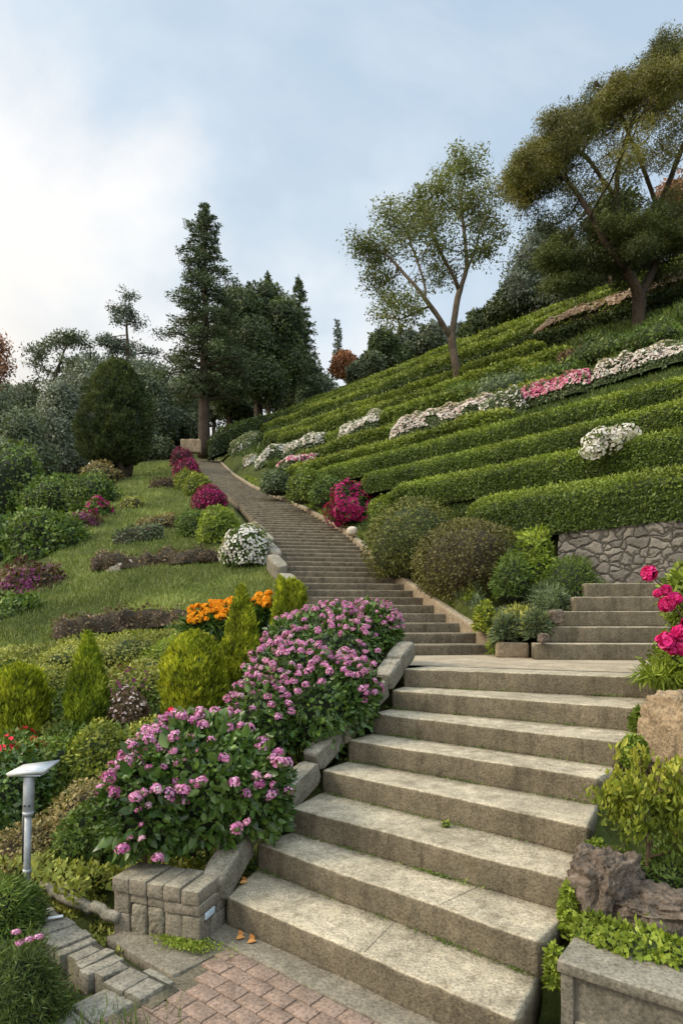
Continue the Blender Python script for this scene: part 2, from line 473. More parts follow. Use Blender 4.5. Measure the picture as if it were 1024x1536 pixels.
# ------------------------------------------------------------------ shape kit
T_DIA = (np.array([(0, 0, 0), (.5, .5, .07), (1, 0, 0), (.5, -.5, .07)]), [np.array([[0, 1, 2, 3]])])
T_OVATE = (np.array([(0, 0, 0), (.28, .42, .10), (.65, .40, .08), (1, 0, -.10), (.65, -.40, .08), (.28, -.42, .10), (.45, 0, .0)]),
           [np.array([[0, 6, 2, 1], [6, 3, 2, 2][:3] + [2], [0, 5, 4, 6]])[:1], np.array([[6, 3, 2], [6, 4, 3]]), np.array([[0, 5, 4, 6]])])
T_BLADE = (np.array([(0, -.5, 0), (0, .5, 0), (.55, .3, .06), (.55, -.3, .06), (1, 0, -.08)]), [np.array([[0, 1, 2, 3]]), np.array([[3, 2, 4]])])
T_NEEDLE = (np.array([(0, -.5, 0), (0, .5, 0), (1, 0, 0)]), [np.array([[0, 1, 2]])])


def _petals(k, spread=.25, cup=.25):
    V, Fc = [], []
    for i in range(k):
        a = 2 * math.pi * i / k
        c, s = math.cos(a), math.sin(a)
        pts = [(0, 0, 0), (.55, spread, cup * .5), (.5, 0, cup), (.55, -spread, cup * .5)]
        pts = [(0, 0, 0), (.32, spread * .75, cup), (.5, 0, cup * 1.1), (.32, -spread * .75, cup)]
        for (x, y, z) in pts:
            V.append((z, x * c - y * s, x * s + y * c))
        Fc.append([4 * i, 4 * i + 1, 4 * i + 2, 4 * i + 3])
    return np.array(V), [np.array(Fc)]


T_FLOWER = _petals(5, .36, .12)


def scatter(mb, tpl, P, A, W, size, aspect, mat=0, rnd=None):
    tv, tf = tpl
    n, T = len(P), len(tv)
    if n == 0:
        return
    A = nrm(A); W = nrm(W - A * (W * A).sum(1, keepdims=True)); U = np.cross(A, W)
    size = np.broadcast_to(np.asarray(size, float), (n,))
    V = (P[:, None, :] + size[:, None, None] * (tv[None, :, 0:1] * A[:, None, :] + tv[None, :, 1:2] * aspect * W[:, None, :] + tv[None, :, 2:3] * U[:, None, :]))
    fs = [(f[None] + (np.arange(n) * T)[:, None, None]).reshape(-1, f.shape[1]) for f in tf]
    if rnd is None:
        rnd = rng.random(n)
    mb.add(V.reshape(-1, 3), fs, mat, np.repeat(np.clip(rnd, 0, 1), T))


def rdir(n):
    return nrm(rng.normal(size=(n, 3)))


def leaves(mb, P, N, size, aspect=.55, lift=.5, droop=0, tpl=T_DIA, mat=0, rnd=None, svar=.35):
    n = len(P)
    A = N * lift + rdir(n) * .8 + np.array([0, 0, -droop])
    W = np.cross(A, N + rdir(n) * .5)
    scatter(mb, tpl, P, A, W, np.asarray(size) * (1 + svar * rng.normal(size=n)).clip(.4, 1.9), aspect, mat, rnd)


def sphere_grid(nu=20, nv=12):
    th = np.linspace(0, 2 * math.pi, nu, endpoint=False); ph = np.linspace(-math.pi / 2, math.pi / 2, nv)
    D = np.array([[math.cos(b) * math.cos(a), math.cos(b) * math.sin(a), math.sin(b)] for b in ph for a in th])
    q = np.array([[j * nu + i, j * nu + (i + 1) % nu, (j + 1) * nu + (i + 1) % nu, (j + 1) * nu + i] for j in range(nv - 1) for i in range(nu)])
    return D, q


def lump(D, amp, freq, seed, c):
    return 1 + amp * fbm(D * freq + np.asarray(c) * .37, 1, seed)


def blob(mb, c, r, n, size, amp=.22, freq=2.2, tpl=T_DIA, aspect=.55, shell=.3, lift=.5, droop=.0, zmin=-.35, mat=0, core=None, cscale=.80, seed=1, rnd0=0, tip=.25, svar=.35):
    c = np.asarray(c, float); r = np.asarray(r, float)
    D = rdir(int(n * 2.2)); D = D[D[:, 2] > zmin][:n]
    R = lump(D, amp, freq, seed, c) * (1 - shell * rng.random(len(D)) ** 1.6)
    P = c + D * r * R[:, None]
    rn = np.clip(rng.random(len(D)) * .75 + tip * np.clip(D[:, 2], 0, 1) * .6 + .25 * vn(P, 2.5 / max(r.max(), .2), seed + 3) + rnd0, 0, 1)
    leaves(mb, P, nrm(D / r), size, aspect, lift, droop, tpl, mat, rn, svar)
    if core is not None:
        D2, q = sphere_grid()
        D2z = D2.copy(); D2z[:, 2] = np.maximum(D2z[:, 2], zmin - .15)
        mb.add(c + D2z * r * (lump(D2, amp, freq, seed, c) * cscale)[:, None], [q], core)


def blob_pts(c, r, n, amp=.22, freq=2.2, seed=1, zmin=0, face=None, out=1.02):
    c = np.asarray(c, float); r = np.asarray(r, float)
    D = rdir(n * 6); D = D[D[:, 2] > zmin]
    if face is not None:
        D = D[(D @ np.asarray(face)) > -.35]
    D = D[:n]
    return c + D * r * (lump(D, amp, freq, seed, c) * out)[:, None], nrm(D / r)


def revolve(mb, base, h, prof, n, size, amp=.12, freq=3.0, seed=1, up=1.1, aspect=.4, tpl=T_DIA, mat=0, core=None, cscale=.82, lean=(0, 0), shell=.25, rnd0=0, outw=.5):
    base = np.asarray(base, float)
    tt = np.linspace(0, 1, 200); pr = np.interp(tt, *prof)
    cdf = np.cumsum(pr + .02); cdf /= cdf[-1]
    t = np.interp(rng.random(n), cdf, tt); a = rng.random(n) * 2 * math.pi
    C = np.stack([np.cos(a), np.sin(a), t * 3], 1)
    R = np.interp(t, *prof) * (1 + amp * fbm(C * freq + base * .31, 1, seed)) * (1 - shell * rng.random(n) ** 1.6)
    P = base + np.stack([R * np.cos(a) + lean[0] * t, R * np.sin(a) + lean[1] * t, t * h], 1)
    N = np.stack([np.cos(a), np.sin(a), np.full(n, .25)], 1)
    A = nrm(N) * outw + np.array([0, 0, up]) + rdir(n) * .55
    W = np.cross(A, N + rdir(n) * .7)
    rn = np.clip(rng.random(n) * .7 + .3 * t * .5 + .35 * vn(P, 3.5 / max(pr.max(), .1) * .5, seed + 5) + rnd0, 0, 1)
    scatter(mb, tpl, P, A, W, size * (1 + .3 * rng.normal(size=n)).clip(.4, 1.8), aspect, mat, rn)
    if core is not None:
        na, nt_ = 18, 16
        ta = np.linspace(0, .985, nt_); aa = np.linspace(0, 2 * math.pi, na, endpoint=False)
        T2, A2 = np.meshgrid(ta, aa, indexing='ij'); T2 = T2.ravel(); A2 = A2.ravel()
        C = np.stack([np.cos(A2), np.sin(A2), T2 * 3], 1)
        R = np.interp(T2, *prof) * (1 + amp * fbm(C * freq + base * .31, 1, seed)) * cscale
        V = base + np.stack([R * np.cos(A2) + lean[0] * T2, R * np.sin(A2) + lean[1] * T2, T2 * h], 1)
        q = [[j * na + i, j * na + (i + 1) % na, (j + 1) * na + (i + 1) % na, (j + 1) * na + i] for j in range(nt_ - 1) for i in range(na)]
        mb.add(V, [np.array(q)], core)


def resample(pts, step):
    pts = np.asarray(pts, float)
    seg = np.linalg.norm(np.diff(pts, axis=0), axis=1); cl = np.concatenate([[0], np.cumsum(seg)])
    m = max(3, int(cl[-1] / step) + 1)
    q = np.linspace(0, cl[-1], m)
    return np.stack([np.interp(q, cl, pts[:, i]) for i in range(3)], 1), q, cl[-1]


def hedge(mb, pts, w, h, dens, size, power=3.2, amp=.10, freq=1.6, seed=1, mat=0, core=None, aspect=.6, tpl=T_DIA, top_rnd=.25, shell=.16, lift=.6, endr=1.0, pts_only=False, n_pts=0, pmin=.1, pmax=.9, cscale=.86, z_out=1.0, tilt=0.0, side_rnd=.8):
    """clipped hedge with a rounded box section along a polyline (base points)"""
    Q, q, Ltot = resample(pts, .12 * max(w, .6))
    def section(tq, ph):
        p = np.stack([np.interp(tq, q, Q[:, i]) for i in range(3)], 1)
        dq = np.stack([np.interp(np.clip(tq + .2, 0, Ltot), q, Q[:, i]) - np.interp(np.clip(tq - .2, 0, Ltot), q, Q[:, i]) for i in range(3)], 1)
        dq[:, 2] = 0; dq = nrm(dq)
        side = np.stack([dq[:, 1], -dq[:, 0], dq[:, 0] * 0], 1)
        c, s = np.cos(ph), np.sin(ph)
        e = 2.0 / power
        a = np.sign(c) * np.abs(c) ** e; b = np.sign(s) * np.abs(s) ** e
        er = min(endr * w * .6, Ltot * .45)
        k = np.clip(np.minimum(tq, Ltot - tq) / max(er, .01), 0, 1)
        k = np.sqrt(1 - (1 - k) ** 2 + .02).clip(0, 1)
        S = side * (a * w / 2 * k)[:, None]; S[:, 2] += b * (h * (.55 + .45 * k) + tilt * a * w / 2)
        nz = 1 + amp * fbm(p + S, freq, seed) + amp * .6 * fbm(p + S, freq * 3.3, seed + 7)
        N = side * c[:, None]; N[:, 2] += s
        N = N + dq * ((tq > Ltot - er) * (1 - k) - (tq < er) * (1 - k))[:, None]
        return p, S * nz[:, None], nrm(N)
    if pts_only:
        tq = rng.random(n_pts) * Ltot; ph = (pmin + (pmax - pmin) * rng.random(n_pts)) * math.pi
        p, S, N = section(tq, ph)
        return p + S * z_out, N
    n = int(dens * Ltot * (w + 2 * h))
    tq = rng.random(n) * Ltot
    pa_ = np.unique(np.concatenate([np.linspace(0, 1, 400), .5 - .5 * np.cos(np.linspace(0, 1, 400) * math.pi) ])) * math.pi
    pa_ = np.unique(np.concatenate([pa_, np.geomspace(1e-5, .1, 120), math.pi - np.geomspace(1e-5, .1, 120)]))
    e_ = 2.0 / power
    pa_ = pa_[(pa_ >= 0) & (pa_ <= math.pi)]
    xa = np.sign(np.cos(pa_)) * np.abs(np.cos(pa_)) ** e_ * w / 2; ya = np.sign(np.sin(pa_)) * np.abs(np.sin(pa_)) ** e_ * h
    la = np.concatenate([[0], np.cumsum(np.hypot(np.diff(xa), np.diff(ya)))]); la /= la[-1]
    ph = np.interp(rng.random(n), la, pa_)
    p, S, N = section(tq, ph)
    P = p + S * (1 - shell * rng.random(n) ** 1.6)[:, None]
    spr = rng.random(n) < .05
    P = P + N * (spr * rng.random(n) * 1.6 * np.mean(size))[:, None]
    rn = np.clip(rng.random(n) * side_rnd + top_rnd * np.clip(N[:, 2], 0, 1) + .22 * vn(P, 1.4, seed + 3) + .42 * (S[:, 2] / h - .75) * (tilt > 0), 0, 1)  # painted shade: leaf tone darker on sides and lower faces, lighter on top
    leaves(mb, P, N, size, aspect, lift, 0, tpl, mat, rn)
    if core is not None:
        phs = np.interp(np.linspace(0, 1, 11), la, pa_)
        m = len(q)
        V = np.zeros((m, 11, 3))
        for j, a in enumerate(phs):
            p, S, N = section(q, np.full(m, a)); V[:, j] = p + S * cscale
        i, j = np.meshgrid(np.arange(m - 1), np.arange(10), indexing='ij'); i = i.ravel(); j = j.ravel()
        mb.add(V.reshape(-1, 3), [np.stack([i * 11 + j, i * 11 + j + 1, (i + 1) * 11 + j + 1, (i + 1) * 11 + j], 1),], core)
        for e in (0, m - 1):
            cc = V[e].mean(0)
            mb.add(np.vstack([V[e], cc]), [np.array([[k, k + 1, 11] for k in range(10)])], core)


def tubes(mb, A, B, ra, rb, k=6, mat=0):
    A = np.asarray(A, float).reshape(-1, 3); B = np.asarray(B, float).reshape(-1, 3); n = len(A)
    ra = np.broadcast_to(ra, (n,)); rb = np.broadcast_to(rb, (n,))
    D = nrm(B - A); ref = np.where(np.abs(D[:, 2:3]) > .9, np.array([[1., 0, 0]]), np.array([[0, 0, 1.]]))
    X = nrm(np.cross(D, ref)); Yv = np.cross(D, X)
    a = np.arange(k) * 2 * math.pi / k
    ring = np.cos(a)[None, :, None] * X[:, None] + np.sin(a)[None, :, None] * Yv[:, None]
    V = np.concatenate([A[:, None] + ring * ra[:, None, None], B[:, None] + ring * rb[:, None, None]], 1)
    base = (np.arange(n) * 2 * k)[:, None]
    fs = np.concatenate([base + np.array([[i, (i + 1) % k, k + (i + 1) % k, k + i]]) for i in range(k)])
    caps = [(base + k + np.arange(k)[None])[:, [0, i, i + 1]] for i in range(1, k - 1)]
    mb.add(V.reshape(-1, 3), [fs, np.concatenate(caps)], mat)


def polytube(mb, pts, radii, k=8, mat=0):
    pts = np.asarray(pts, float); m = len(pts); radii = np.broadcast_to(radii, (m,))
    D = np.gradient(pts, axis=0); D = nrm(D)
    ref = np.array([1., 0, 0]) if abs(D[:, 2]).mean() > .6 else np.array([0, 0, 1.])
    X = np.zeros_like(D); x_ = np.cross(D[0], ref + [.01, .02, .03])
    for a_ in range(m):
        x_ = x_ - D[a_] * (x_ @ D[a_]); x_ = x_ / (np.linalg.norm(x_) + 1e-9); X[a_] = x_
    Yv = np.cross(D, X)
    a = np.arange(k) * 2 * math.pi / k
    V = pts[:, None] + (np.cos(a)[None, :, None] * X[:, None] + np.sin(a)[None, :, None] * Yv[:, None]) * radii[:, None, None]
    fs = np.array([[j * k + i, j * k + (i + 1) % k, (j + 1) * k + (i + 1) % k, (j + 1) * k + i] for j in range(m - 1) for i in range(k)])
    caps = [[0, i + 1, i] for i in range(1, k - 1)] + [[(m - 1) * k, (m - 1) * k + i, (m - 1) * k + i + 1] for i in range(1, k - 1)]
    mb.add(V.reshape(-1, 3), [fs, np.array(caps)], mat)


def colonize(start, att, step, infl, kill, iters=160, k_up=0.0, limbs=()):
    """space colonisation: returns nodes, parents"""
    N = [np.array(p, float) for p in start]; par = [-1] + list(range(len(start) - 1))
    for lm in limbs:
        q_, _, _ = resample(lm, step)
        j_ = int(np.argmin([np.linalg.norm(p - q_[0]) for p in N]))
        for p in q_[1:]:
            N.append(p + rng.normal(size=3) * step * .06); par.append(j_); j_ = len(N) - 1
    att = np.array(att, float); alive = np.ones(len(att), bool)
    best = np.full(len(att), 1e9); bi = np.zeros(len(att), int)
    for i, p in enumerate(N):
        d = np.linalg.norm(att - p, axis=1); m = d < best; best[m] = d[m]; bi[m] = i
    for it in range(iters):
        act = alive & (best < infl)
        if not act.any():
            act = alive
            if not act.any():
                break
            j = np.argmin(np.where(alive, best, 1e9)); act = np.zeros_like(alive); act[j] = True
        nodes = np.array(N)
        new = []
        for i in np.unique(bi[act]):
            v = nrm(att[act & (bi == i)] - nodes[i]).sum(0); v = v / (np.linalg.norm(v) + 1e-9)
            v = v + rng.normal(size=3) * .18 + np.array([0, 0, k_up]); v /= np.linalg.norm(v)
            new.append((i, nodes[i] + v * step))
        for i, p in new:
            N.append(p); par.append(int(i)); d = np.linalg.norm(att - p, axis=1)
            m = d < best; best[m] = d[m]; bi[m] = len(N) - 1
        alive &= best > kill
    return np.array(N), np.array(par)


def skeleton_mesh(mb, N, par, r_tip, r_max, expo=2.3, k=6, mat=0):
    w = np.zeros(len(N)); ch = np.zeros(len(N), int)
    for i in range(len(N)):
        if par[i] >= 0:
            ch[par[i]] += 1
    for i in range(len(N) - 1, 0, -1):
        if ch[i] == 0 and w[i] == 0:
            w[i] = r_tip ** expo
        w[par[i]] += w[i]
    R = w ** (1 / expo); R = np.maximum(R, r_tip); R = R * (r_max / R.max()) ** (np.log(R / r_tip + 1) / np.log(R.max() / r_tip + 1))
    kids = [[] for _ in N]
    for a in range(1, len(N)):
        if par[a] >= 0:
            kids[par[a]].append(a)
    todo = [0]
    while todo:
        a = todo.pop(); ch_ = [a] if par[a] < 0 else [par[a], a]
        while kids[ch_[-1]]:
            c = sorted(kids[ch_[-1]], key=lambda q_: -R[q_]); todo += c[1:]; ch_.append(c[0])
        if len(ch_) < 2:
            continue
        rr = R[ch_].copy()
        if par[a] >= 0:
            rr[0] = min(rr[0], rr[1] * 1.25)
        PP = N[ch_].copy()
        if len(PP) > 4:
            PP[1:-1] = .25 * PP[:-2] + .5 * PP[1:-1] + .25 * PP[2:]
        polytube(mb, PP, rr, k if rr[0] > .04 else 5, mat)
    return R


def rock_shape(mb, c, r, amp=.16, freq=1.6, seed=1, rot=0, power=.62, mat=0, nu=36, nv=22, tilt=None):
    """squarish, noisy boulder"""
    D, q = sphere_grid(nu, nv)
    S = np.sign(D) * np.abs(D) ** power
    S = S * (1 + amp * fbm(D * freq + np.asarray(c) * 1.7, 1, seed) + amp * .4 * fbm(D * freq * 3.5, 1, seed + 4))[:, None]
    if nu >= 48:
        rd = np.abs(fbm(D * freq * 1.7 + np.asarray(c), 1, seed + 9)); rd2 = np.abs(vn(D * freq * 4.5 + np.asarray(c), 1, seed + 19))
        S = S * (1 - .11 * np.exp(-rd * 8) - .045 * np.exp(-rd2 * 8))[:, None]
    V = S * np.asarray(r)
    if tilt is not None:
        ca, sa = math.cos(tilt), math.sin(tilt)
        V = np.stack([V[:, 0] * ca - V[:, 2] * sa, V[:, 1], V[:, 0] * sa + V[:, 2] * ca], 1)
    ca, sa = math.cos(rot), math.sin(rot)
    V = np.stack([V[:, 0] * ca - V[:, 1] * sa, V[:, 0] * sa + V[:, 1] * ca, V[:, 2]], 1)
    mb.add(V + np.asarray(c), [q], mat)


def boxy(mb, o, ex, ey, z0, z1, bev=.008, jit=.003, seg=(6, 4, 3), mat=0, seed=0):
    """box from corner o along horizontal vectors ex, ey; slightly irregular with softened edges"""
    o = np.array([o[0], o[1], 0.]); ex = np.array([ex[0], ex[1], 0.]); ey = np.array([ey[0], ey[1], 0.])
    lx, ly, lz = np.linalg.norm(ex), np.linalg.norm(ey), z1 - z0
    def axis(l, n):
        b = min(bev, l * .3)
        return np.concatenate([[0, b / l], np.linspace(b / l, 1 - b / l, n)[1:-1], [1 - b / l, 1]]) if n > 2 else np.array([0, b / l, 1 - b / l, 1])
    ax, ay, az = axis(lx, seg[0]), axis(ly, seg[1]), axis(lz, seg[2])
    def pt(a, b, c):
        P = np.stack([a * lx, b * ly, c * lz], 1)
        # round edges: shrink corners where two coords are extreme
        ext = ((a == 0) | (a == 1)).astype(int) + ((b == 0) | (b == 1)) + ((c == 0) | (c == 1))
        C = np.array([lx, ly, lz]) / 2
        sgn = np.sign(P - C)
        P = P - sgn * np.where(ext >= 2, min(bev, .3 * min(lx, ly, lz)) * .34, 0)[:, None] * (np.stack([(a == 0) | (a == 1), (b == 0) | (b == 1), (c == 0) | (c == 1)], 1))
        W = o + ex / lx * P[:, :1] + ey / ly * P[:, 1:2]
        W[:, 2] = z0 + P[:, 2]
        return W + jit * np.stack([fbm(W, 9, seed), fbm(W, 9, seed + 11), fbm(W, 9, seed + 23)], 1)
    def face(u, v, fn, flip):
        U, V_ = np.meshgrid(u, v, indexing='ij'); nU, nV = len(u), len(v)
        W = fn(U.ravel(), V_.ravel())
        i, j = np.meshgrid(np.arange(nU - 1), np.arange(nV - 1), indexing='ij'); i = i.ravel(); j = j.ravel()
        q = np.stack([i * nV + j, (i + 1) * nV + j, (i + 1) * nV + j + 1, i * nV + j + 1], 1)
        mb.add(W, [q[:, ::-1] if flip else q], mat)
    one = lambda a: np.ones_like(a); zer = lambda a: np.zeros_like(a)
    face(ax, ay, lambda a, b: pt(a, b, one(a)), False)
    face(ax, ay, lambda a, b: pt(a, b, zer(a)), True)
    face(ax, az, lambda a, c: pt(a, zer(a), c), False)
    face(ax, az, lambda a, c: pt(a, one(a), c), True)
    face(ay, az, lambda b, c: pt(zer(b), b, c), True)
    face(ay, az, lambda b, c: pt(one(b), b, c), False)


def slab(mb, Lf, Rf, Lb, Rb, zt, h, nx=60, jit=.006, seed=0, mat=0, f0=0., f1=1., nose=.012):
    """a step: top surface from the front edge Lf-Rf to the back edge Lb-Rb, worn nosing, rough riser"""
    Lf, Rf, Lb, Rb = [np.asarray(p, float)[:2] for p in (Lf, Rf, Lb, Rb)]
    t = np.linspace(f0, f1, nx)
    prof = [(1, 0), (.6, 0), (.25, 0), (.10, -.0005), ('e', nose * 1.3, -.0015), ('e', nose * .5, -nose * .35), ('e', nose * .12, -nose), ('e', 0, -nose * 2.2), ('e', 0, -h * .45), ('e', .004, -h * .75), ('e', .008, -h)]
    m = len(prof); V = np.zeros((nx, m + 1, 3))
    fr = Lf + (Rf - Lf) * t[:, None]; bk = Lb + (Rb - Lb) * t[:, None]
    din = nrm(bk - fr)
    ed = .013 * fbm(np.c_[fr, np.full(nx, zt)], 2.2, seed) + .012 * np.clip(fbm(np.c_[fr, np.full(nx, zt)], 6, seed + 17) - .25, 0, 1) + .007 * fbm(np.c_[fr, np.full(nx, zt)], 11, seed + 3)
    for j, pr in enumerate(prof):
        if pr[0] == 'e':
            xy = fr + din * (pr[1] + ed)[:, None]; z = zt + pr[2]
        else:
            xy = fr + (bk - fr) * pr[0] + din * ed[:, None] * (1 - pr[0]); z = zt + pr[1]
        V[:, j, :2] = xy; V[:, j, 2] = z
        W = V[:, j]
        a = jit * (1.0 if 4 <= j <= 7 else .55)
        V[:, j] = W + np.c_[din * (a * fbm(W, 14, seed + 5))[:, None], a * .6 * fbm(W, 7, seed + 8)]
    V[:, m, :2] = bk; V[:, m, 2] = zt - h
    k = m + 1
    i, j = np.meshgrid(np.arange(nx - 1), np.arange(m - 1), indexing='ij'); i = i.ravel(); j = j.ravel()
    q = np.stack([i * k + j, i * k + j + 1, (i + 1) * k + j + 1, (i + 1) * k + j], 1)
    i2 = np.arange(nx - 1)
    qb = np.stack([i2 * k + m - 1, i2 * k + m, (i2 + 1) * k + m, (i2 + 1) * k + m - 1], 1)
    qk = np.stack([i2 * k + m, i2 * k, (i2 + 1) * k, (i2 + 1) * k + m], 1)
    capL = np.array([[m, jj + 1, jj] for jj in range(m - 1)]); capR = np.array([[m, jj, jj + 1] for jj in range(m - 1)]) + (nx - 1) * k
    mb.add(V.reshape(-1, 3), [q, qb, qk, capL, capR], mat)


def copy_part(o, parent, loc, rot=(0, 0, 0), sc=1.0):
    c = o.copy(); COL.objects.link(c); c.parent = parent
    c.location = [float(v) for v in loc]; c.rotation_euler = rot; c.scale = (sc,) * 3 if np.isscalar(sc) else sc
    return c


# ==================================================================== WORLD, SUN, CAMERA
sun_dir = np.array([-.78, -.10, .62]); sun_dir /= np.linalg.norm(sun_dir)
w = bpy.data.worlds.new('World'); SC.world = w; w.use_nodes = True
nt = w.node_tree; nt.nodes.clear()
wo = nd(nt, 'ShaderNodeOutputWorld'); bg = nd(nt, 'ShaderNodeBackground')
sky = nd(nt, 'ShaderNodeTexSky', sky_type='NISHITA'); sky.sun_disc = False
sky.sun_elevation = math.asin(sun_dir[2]); sky.sun_rotation = math.atan2(sun_dir[0], sun_dir[1])
sky.air_density = 1.0; sky.dust_density = 2.0; sky.ozone_density = 1.5
tc = nd(nt, 'ShaderNodeTexCoord'); sx = nd(nt, 'ShaderNodeSeparateXYZ'); nt.links.new(tc.outputs['Generated'], sx.inputs[0])


def mth(op, a, b=0.0):
    n = nd(nt, 'ShaderNodeMath', operation=op)
    for i, v in enumerate((a, b)):
        if hasattr(v, 'links'):
            nt.links.new(v, n.inputs[i])
        else:
            n.inputs[i].default_value = v
    return n.outputs[0]


zz = mth('ADD', mth('MAXIMUM', sx.outputs['Z'], 0), .32)
cv = nd(nt, 'ShaderNodeCombineXYZ')
nt.links.new(mth('DIVIDE', sx.outputs['X'], zz), cv.inputs[0]); nt.links.new(mth('DIVIDE', sx.outputs['Y'], zz), cv.inputs[1])
n1 = nd(nt, 'ShaderNodeTexNoise'); n1.inputs['Scale'].default_value = 1.25; n1.inputs['Detail'].default_value = 9; n1.inputs['Roughness'].default_value = .56
n1.inputs['Distortion'].default_value = .5
nt.links.new(cv.outputs[0], n1.inputs['Vector'])
n2 = nd(nt, 'ShaderNodeTexNoise'); n2.inputs['Scale'].default_value = 2.6; n2.inputs['Detail'].default_value = 4
ofs = nd(nt, 'ShaderNodeVectorMath', operation='ADD'); ofs.inputs[1].default_value = (3.7, 1.9, 5); nt.links.new(cv.outputs[0], ofs.inputs[0])
nt.links.new(ofs.outputs[0], n2.inputs['Vector'])
bias = mth('ADD', n1.outputs['Fac'], mth('MULTIPLY', sx.outputs['X'], -.42))
bias = mth('ADD', bias, mth('MULTIPLY', sx.outputs['Z'], -.16))
cov = ramp(nt, [(.30, (.05, .05, .05)), (.42, (.35, .35, .35)), (.54, (.85, .85, .85)), (.8, (1, 1, 1))], bias).outputs[0]
ccol = ramp(nt, [(.38, (.47, .535, .59)), (.50, (.62, .655, .68)), (.60, (.72, .705, .69))], n2.outputs['Fac']).outputs[0]
skys = mix(nt, sky.outputs[0], (.085, .085, .085), 1.0, 'MULTIPLY')
low = ramp(nt, [(.0, (.66, .70, .73)), (.30, (.52, .61, .69)), (.75, (.39, .515, .64))], sx.outputs['Z']).outputs[0]
clear = mix(nt, skys, low, .72)
warm = mth('MULTIPLY', mth('MAXIMUM', mth('SUBTRACT', mth('MULTIPLY', sx.outputs['X'], -1.0), .10), 0), 3.0)
hz = ramp(nt, [(.12, (1, 1, 1)), (.56, (0, 0, 0))], sx.outputs['Z']).outputs[0]
hzv = nd(nt, 'ShaderNodeSeparateColor'); nt.links.new(hz, hzv.inputs[0])
wf = mth('MINIMUM', mth('MULTIPLY', warm, hzv.outputs[0]), .85)
cl = mix(nt, clear, ccol, cov)
fin = mix(nt, cl, (.76, .665, .56), wf)
zb = ramp(nt, [(.70, (1, 1, 1)), (.95, (2.2, 2.15, 2.05))], sx.outputs['Z']).outputs[0]  # added boost: sky above the view brightened to lift light on the ground
yb = ramp(nt, [(.25, (2.0, 1.93, 1.82)), (.50, (1, 1, 1))], mth('ADD', mth('MULTIPLY', sx.outputs['Y'], .5), .5)).outputs[0]  # same added boost for the unseen sky behind the camera
fin = mix(nt, mix(nt, fin, zb, 1.0, 'MULTIPLY'), yb, 1.0, 'MULTIPLY')
nt.links.new(fin, bg.inputs['Color']); bg.inputs['Strength'].default_value = 1.5
nt.links.new(bg.outputs[0], wo.inputs[0])

sl = bpy.data.lights.new('sun', 'SUN'); sl.energy = 3.3; sl.angle = math.radians(16); sl.color = (1, .88, .68)
so = bpy.data.objects.new('sun', sl); COL.objects.link(so)
from mathutils import Vector
so.rotation_euler = Vector([-v for v in sun_dir]).to_track_quat('-Z', 'Y').to_euler()

cam = bpy.data.cameras.new('camera'); co = bpy.data.objects.new('camera', cam); COL.objects.link(co)
co.location = (0, 0, CH); co.rotation_euler = (math.pi / 2, 0, 0)
cam.sensor_width = 36; cam.sensor_fit = 'AUTO'; cam.lens = 36 * F / 1536; cam.shift_y = (HOR - 768) / 1536
cam.clip_end = 3000; cam.clip_start = .05
SC.camera = co
SC.view_settings.view_transform = 'Standard'; SC.view_settings.look = 'None'; SC.view_settings.exposure = 0
SC.cycles.max_bounces = 6; SC.cycles.diffuse_bounces = 3; SC.cycles.transmission_bounces = 3; SC.cycles.use_denoising = True

# ==================================================================== GROUND
ax = np.unique(np.concatenate([np.linspace(-4, 7, 90), np.linspace(-30, 30, 121), np.linspace(-90, 90, 91), np.linspace(-900, 900, 37)]).round(3))
ay = np.unique(np.concatenate([np.linspace(1, 11, 90), np.linspace(-2, 60, 140), np.linspace(60, 130, 36), np.linspace(-300, 1200, 26)]).round(3))
GX, GY = np.meshgrid(ax, ay, indexing='ij')
GZ = H(GX, GY)
far = np.hypot(GX, GY)
GZ = np.where(far > 150, np.minimum(GZ, 20), GZ)
nx_, ny_ = len(ax), len(ay)
i, j = np.meshgrid(np.arange(nx_ - 1), np.arange(ny_ - 1), indexing='ij'); i = i.ravel(); j = j.ravel()
mb = MB().add(np.stack([GX, GY, GZ], -1).reshape(-1, 3), [np.stack([i * ny_ + j, (i + 1) * ny_ + j, (i + 1) * ny_ + j + 1, i * ny_ + j + 1], 1)])
struct(mb.build('hillside', MAT['ground'], smooth=True))


def polar(n, a0, a1, r0, r1):
    """points around the viewpoint, evenly dense in view"""
    r = r0 * (r1 / r0) ** rng.random(n); a = a0 + (a1 - a0) * rng.random(n)
    return r * np.sin(a), r * np.cos(a), r


# ---- lawn left of the path
x, y, r = polar(420000, -.62, .15, 6.5, 55)
s, d = sd(x, y)
P3 = np.stack([x, y, x * 0], 1)
edge = 6.2 + .5 * fbm(P3, .5, 3)
k = (s > 1.9) & (s < 49) & (d > 1.25) & (d < edge)
x, y, r = x[k], y[k], r[k]
P = np.stack([x, y, H(x, y) - .01], 1)
mb = MB()
nb = len(P); tuft = vn(P, 1.5, 4)
A = np.stack([rng.normal(size=nb) * .45, rng.normal(size=nb) * .45, np.ones(nb)], 1)
scatter(mb, T_BLADE, P, A, rdir(nb), (.05 + .0028 * r) * (1 + .3 * rng.normal(size=nb)).clip(.4, 2) * (1 + .5 * tuft.clip(-.6, 1)), .16 , 0, np.clip(.45 + .28 * rng.normal(size=nb) + .3 * tuft, 0, 1))
struct(tag(mb.build('lawn_grass', L['grass']), 'short mown grass on the sloping lawn left of the long stairway', 'grass'), 'stuff')

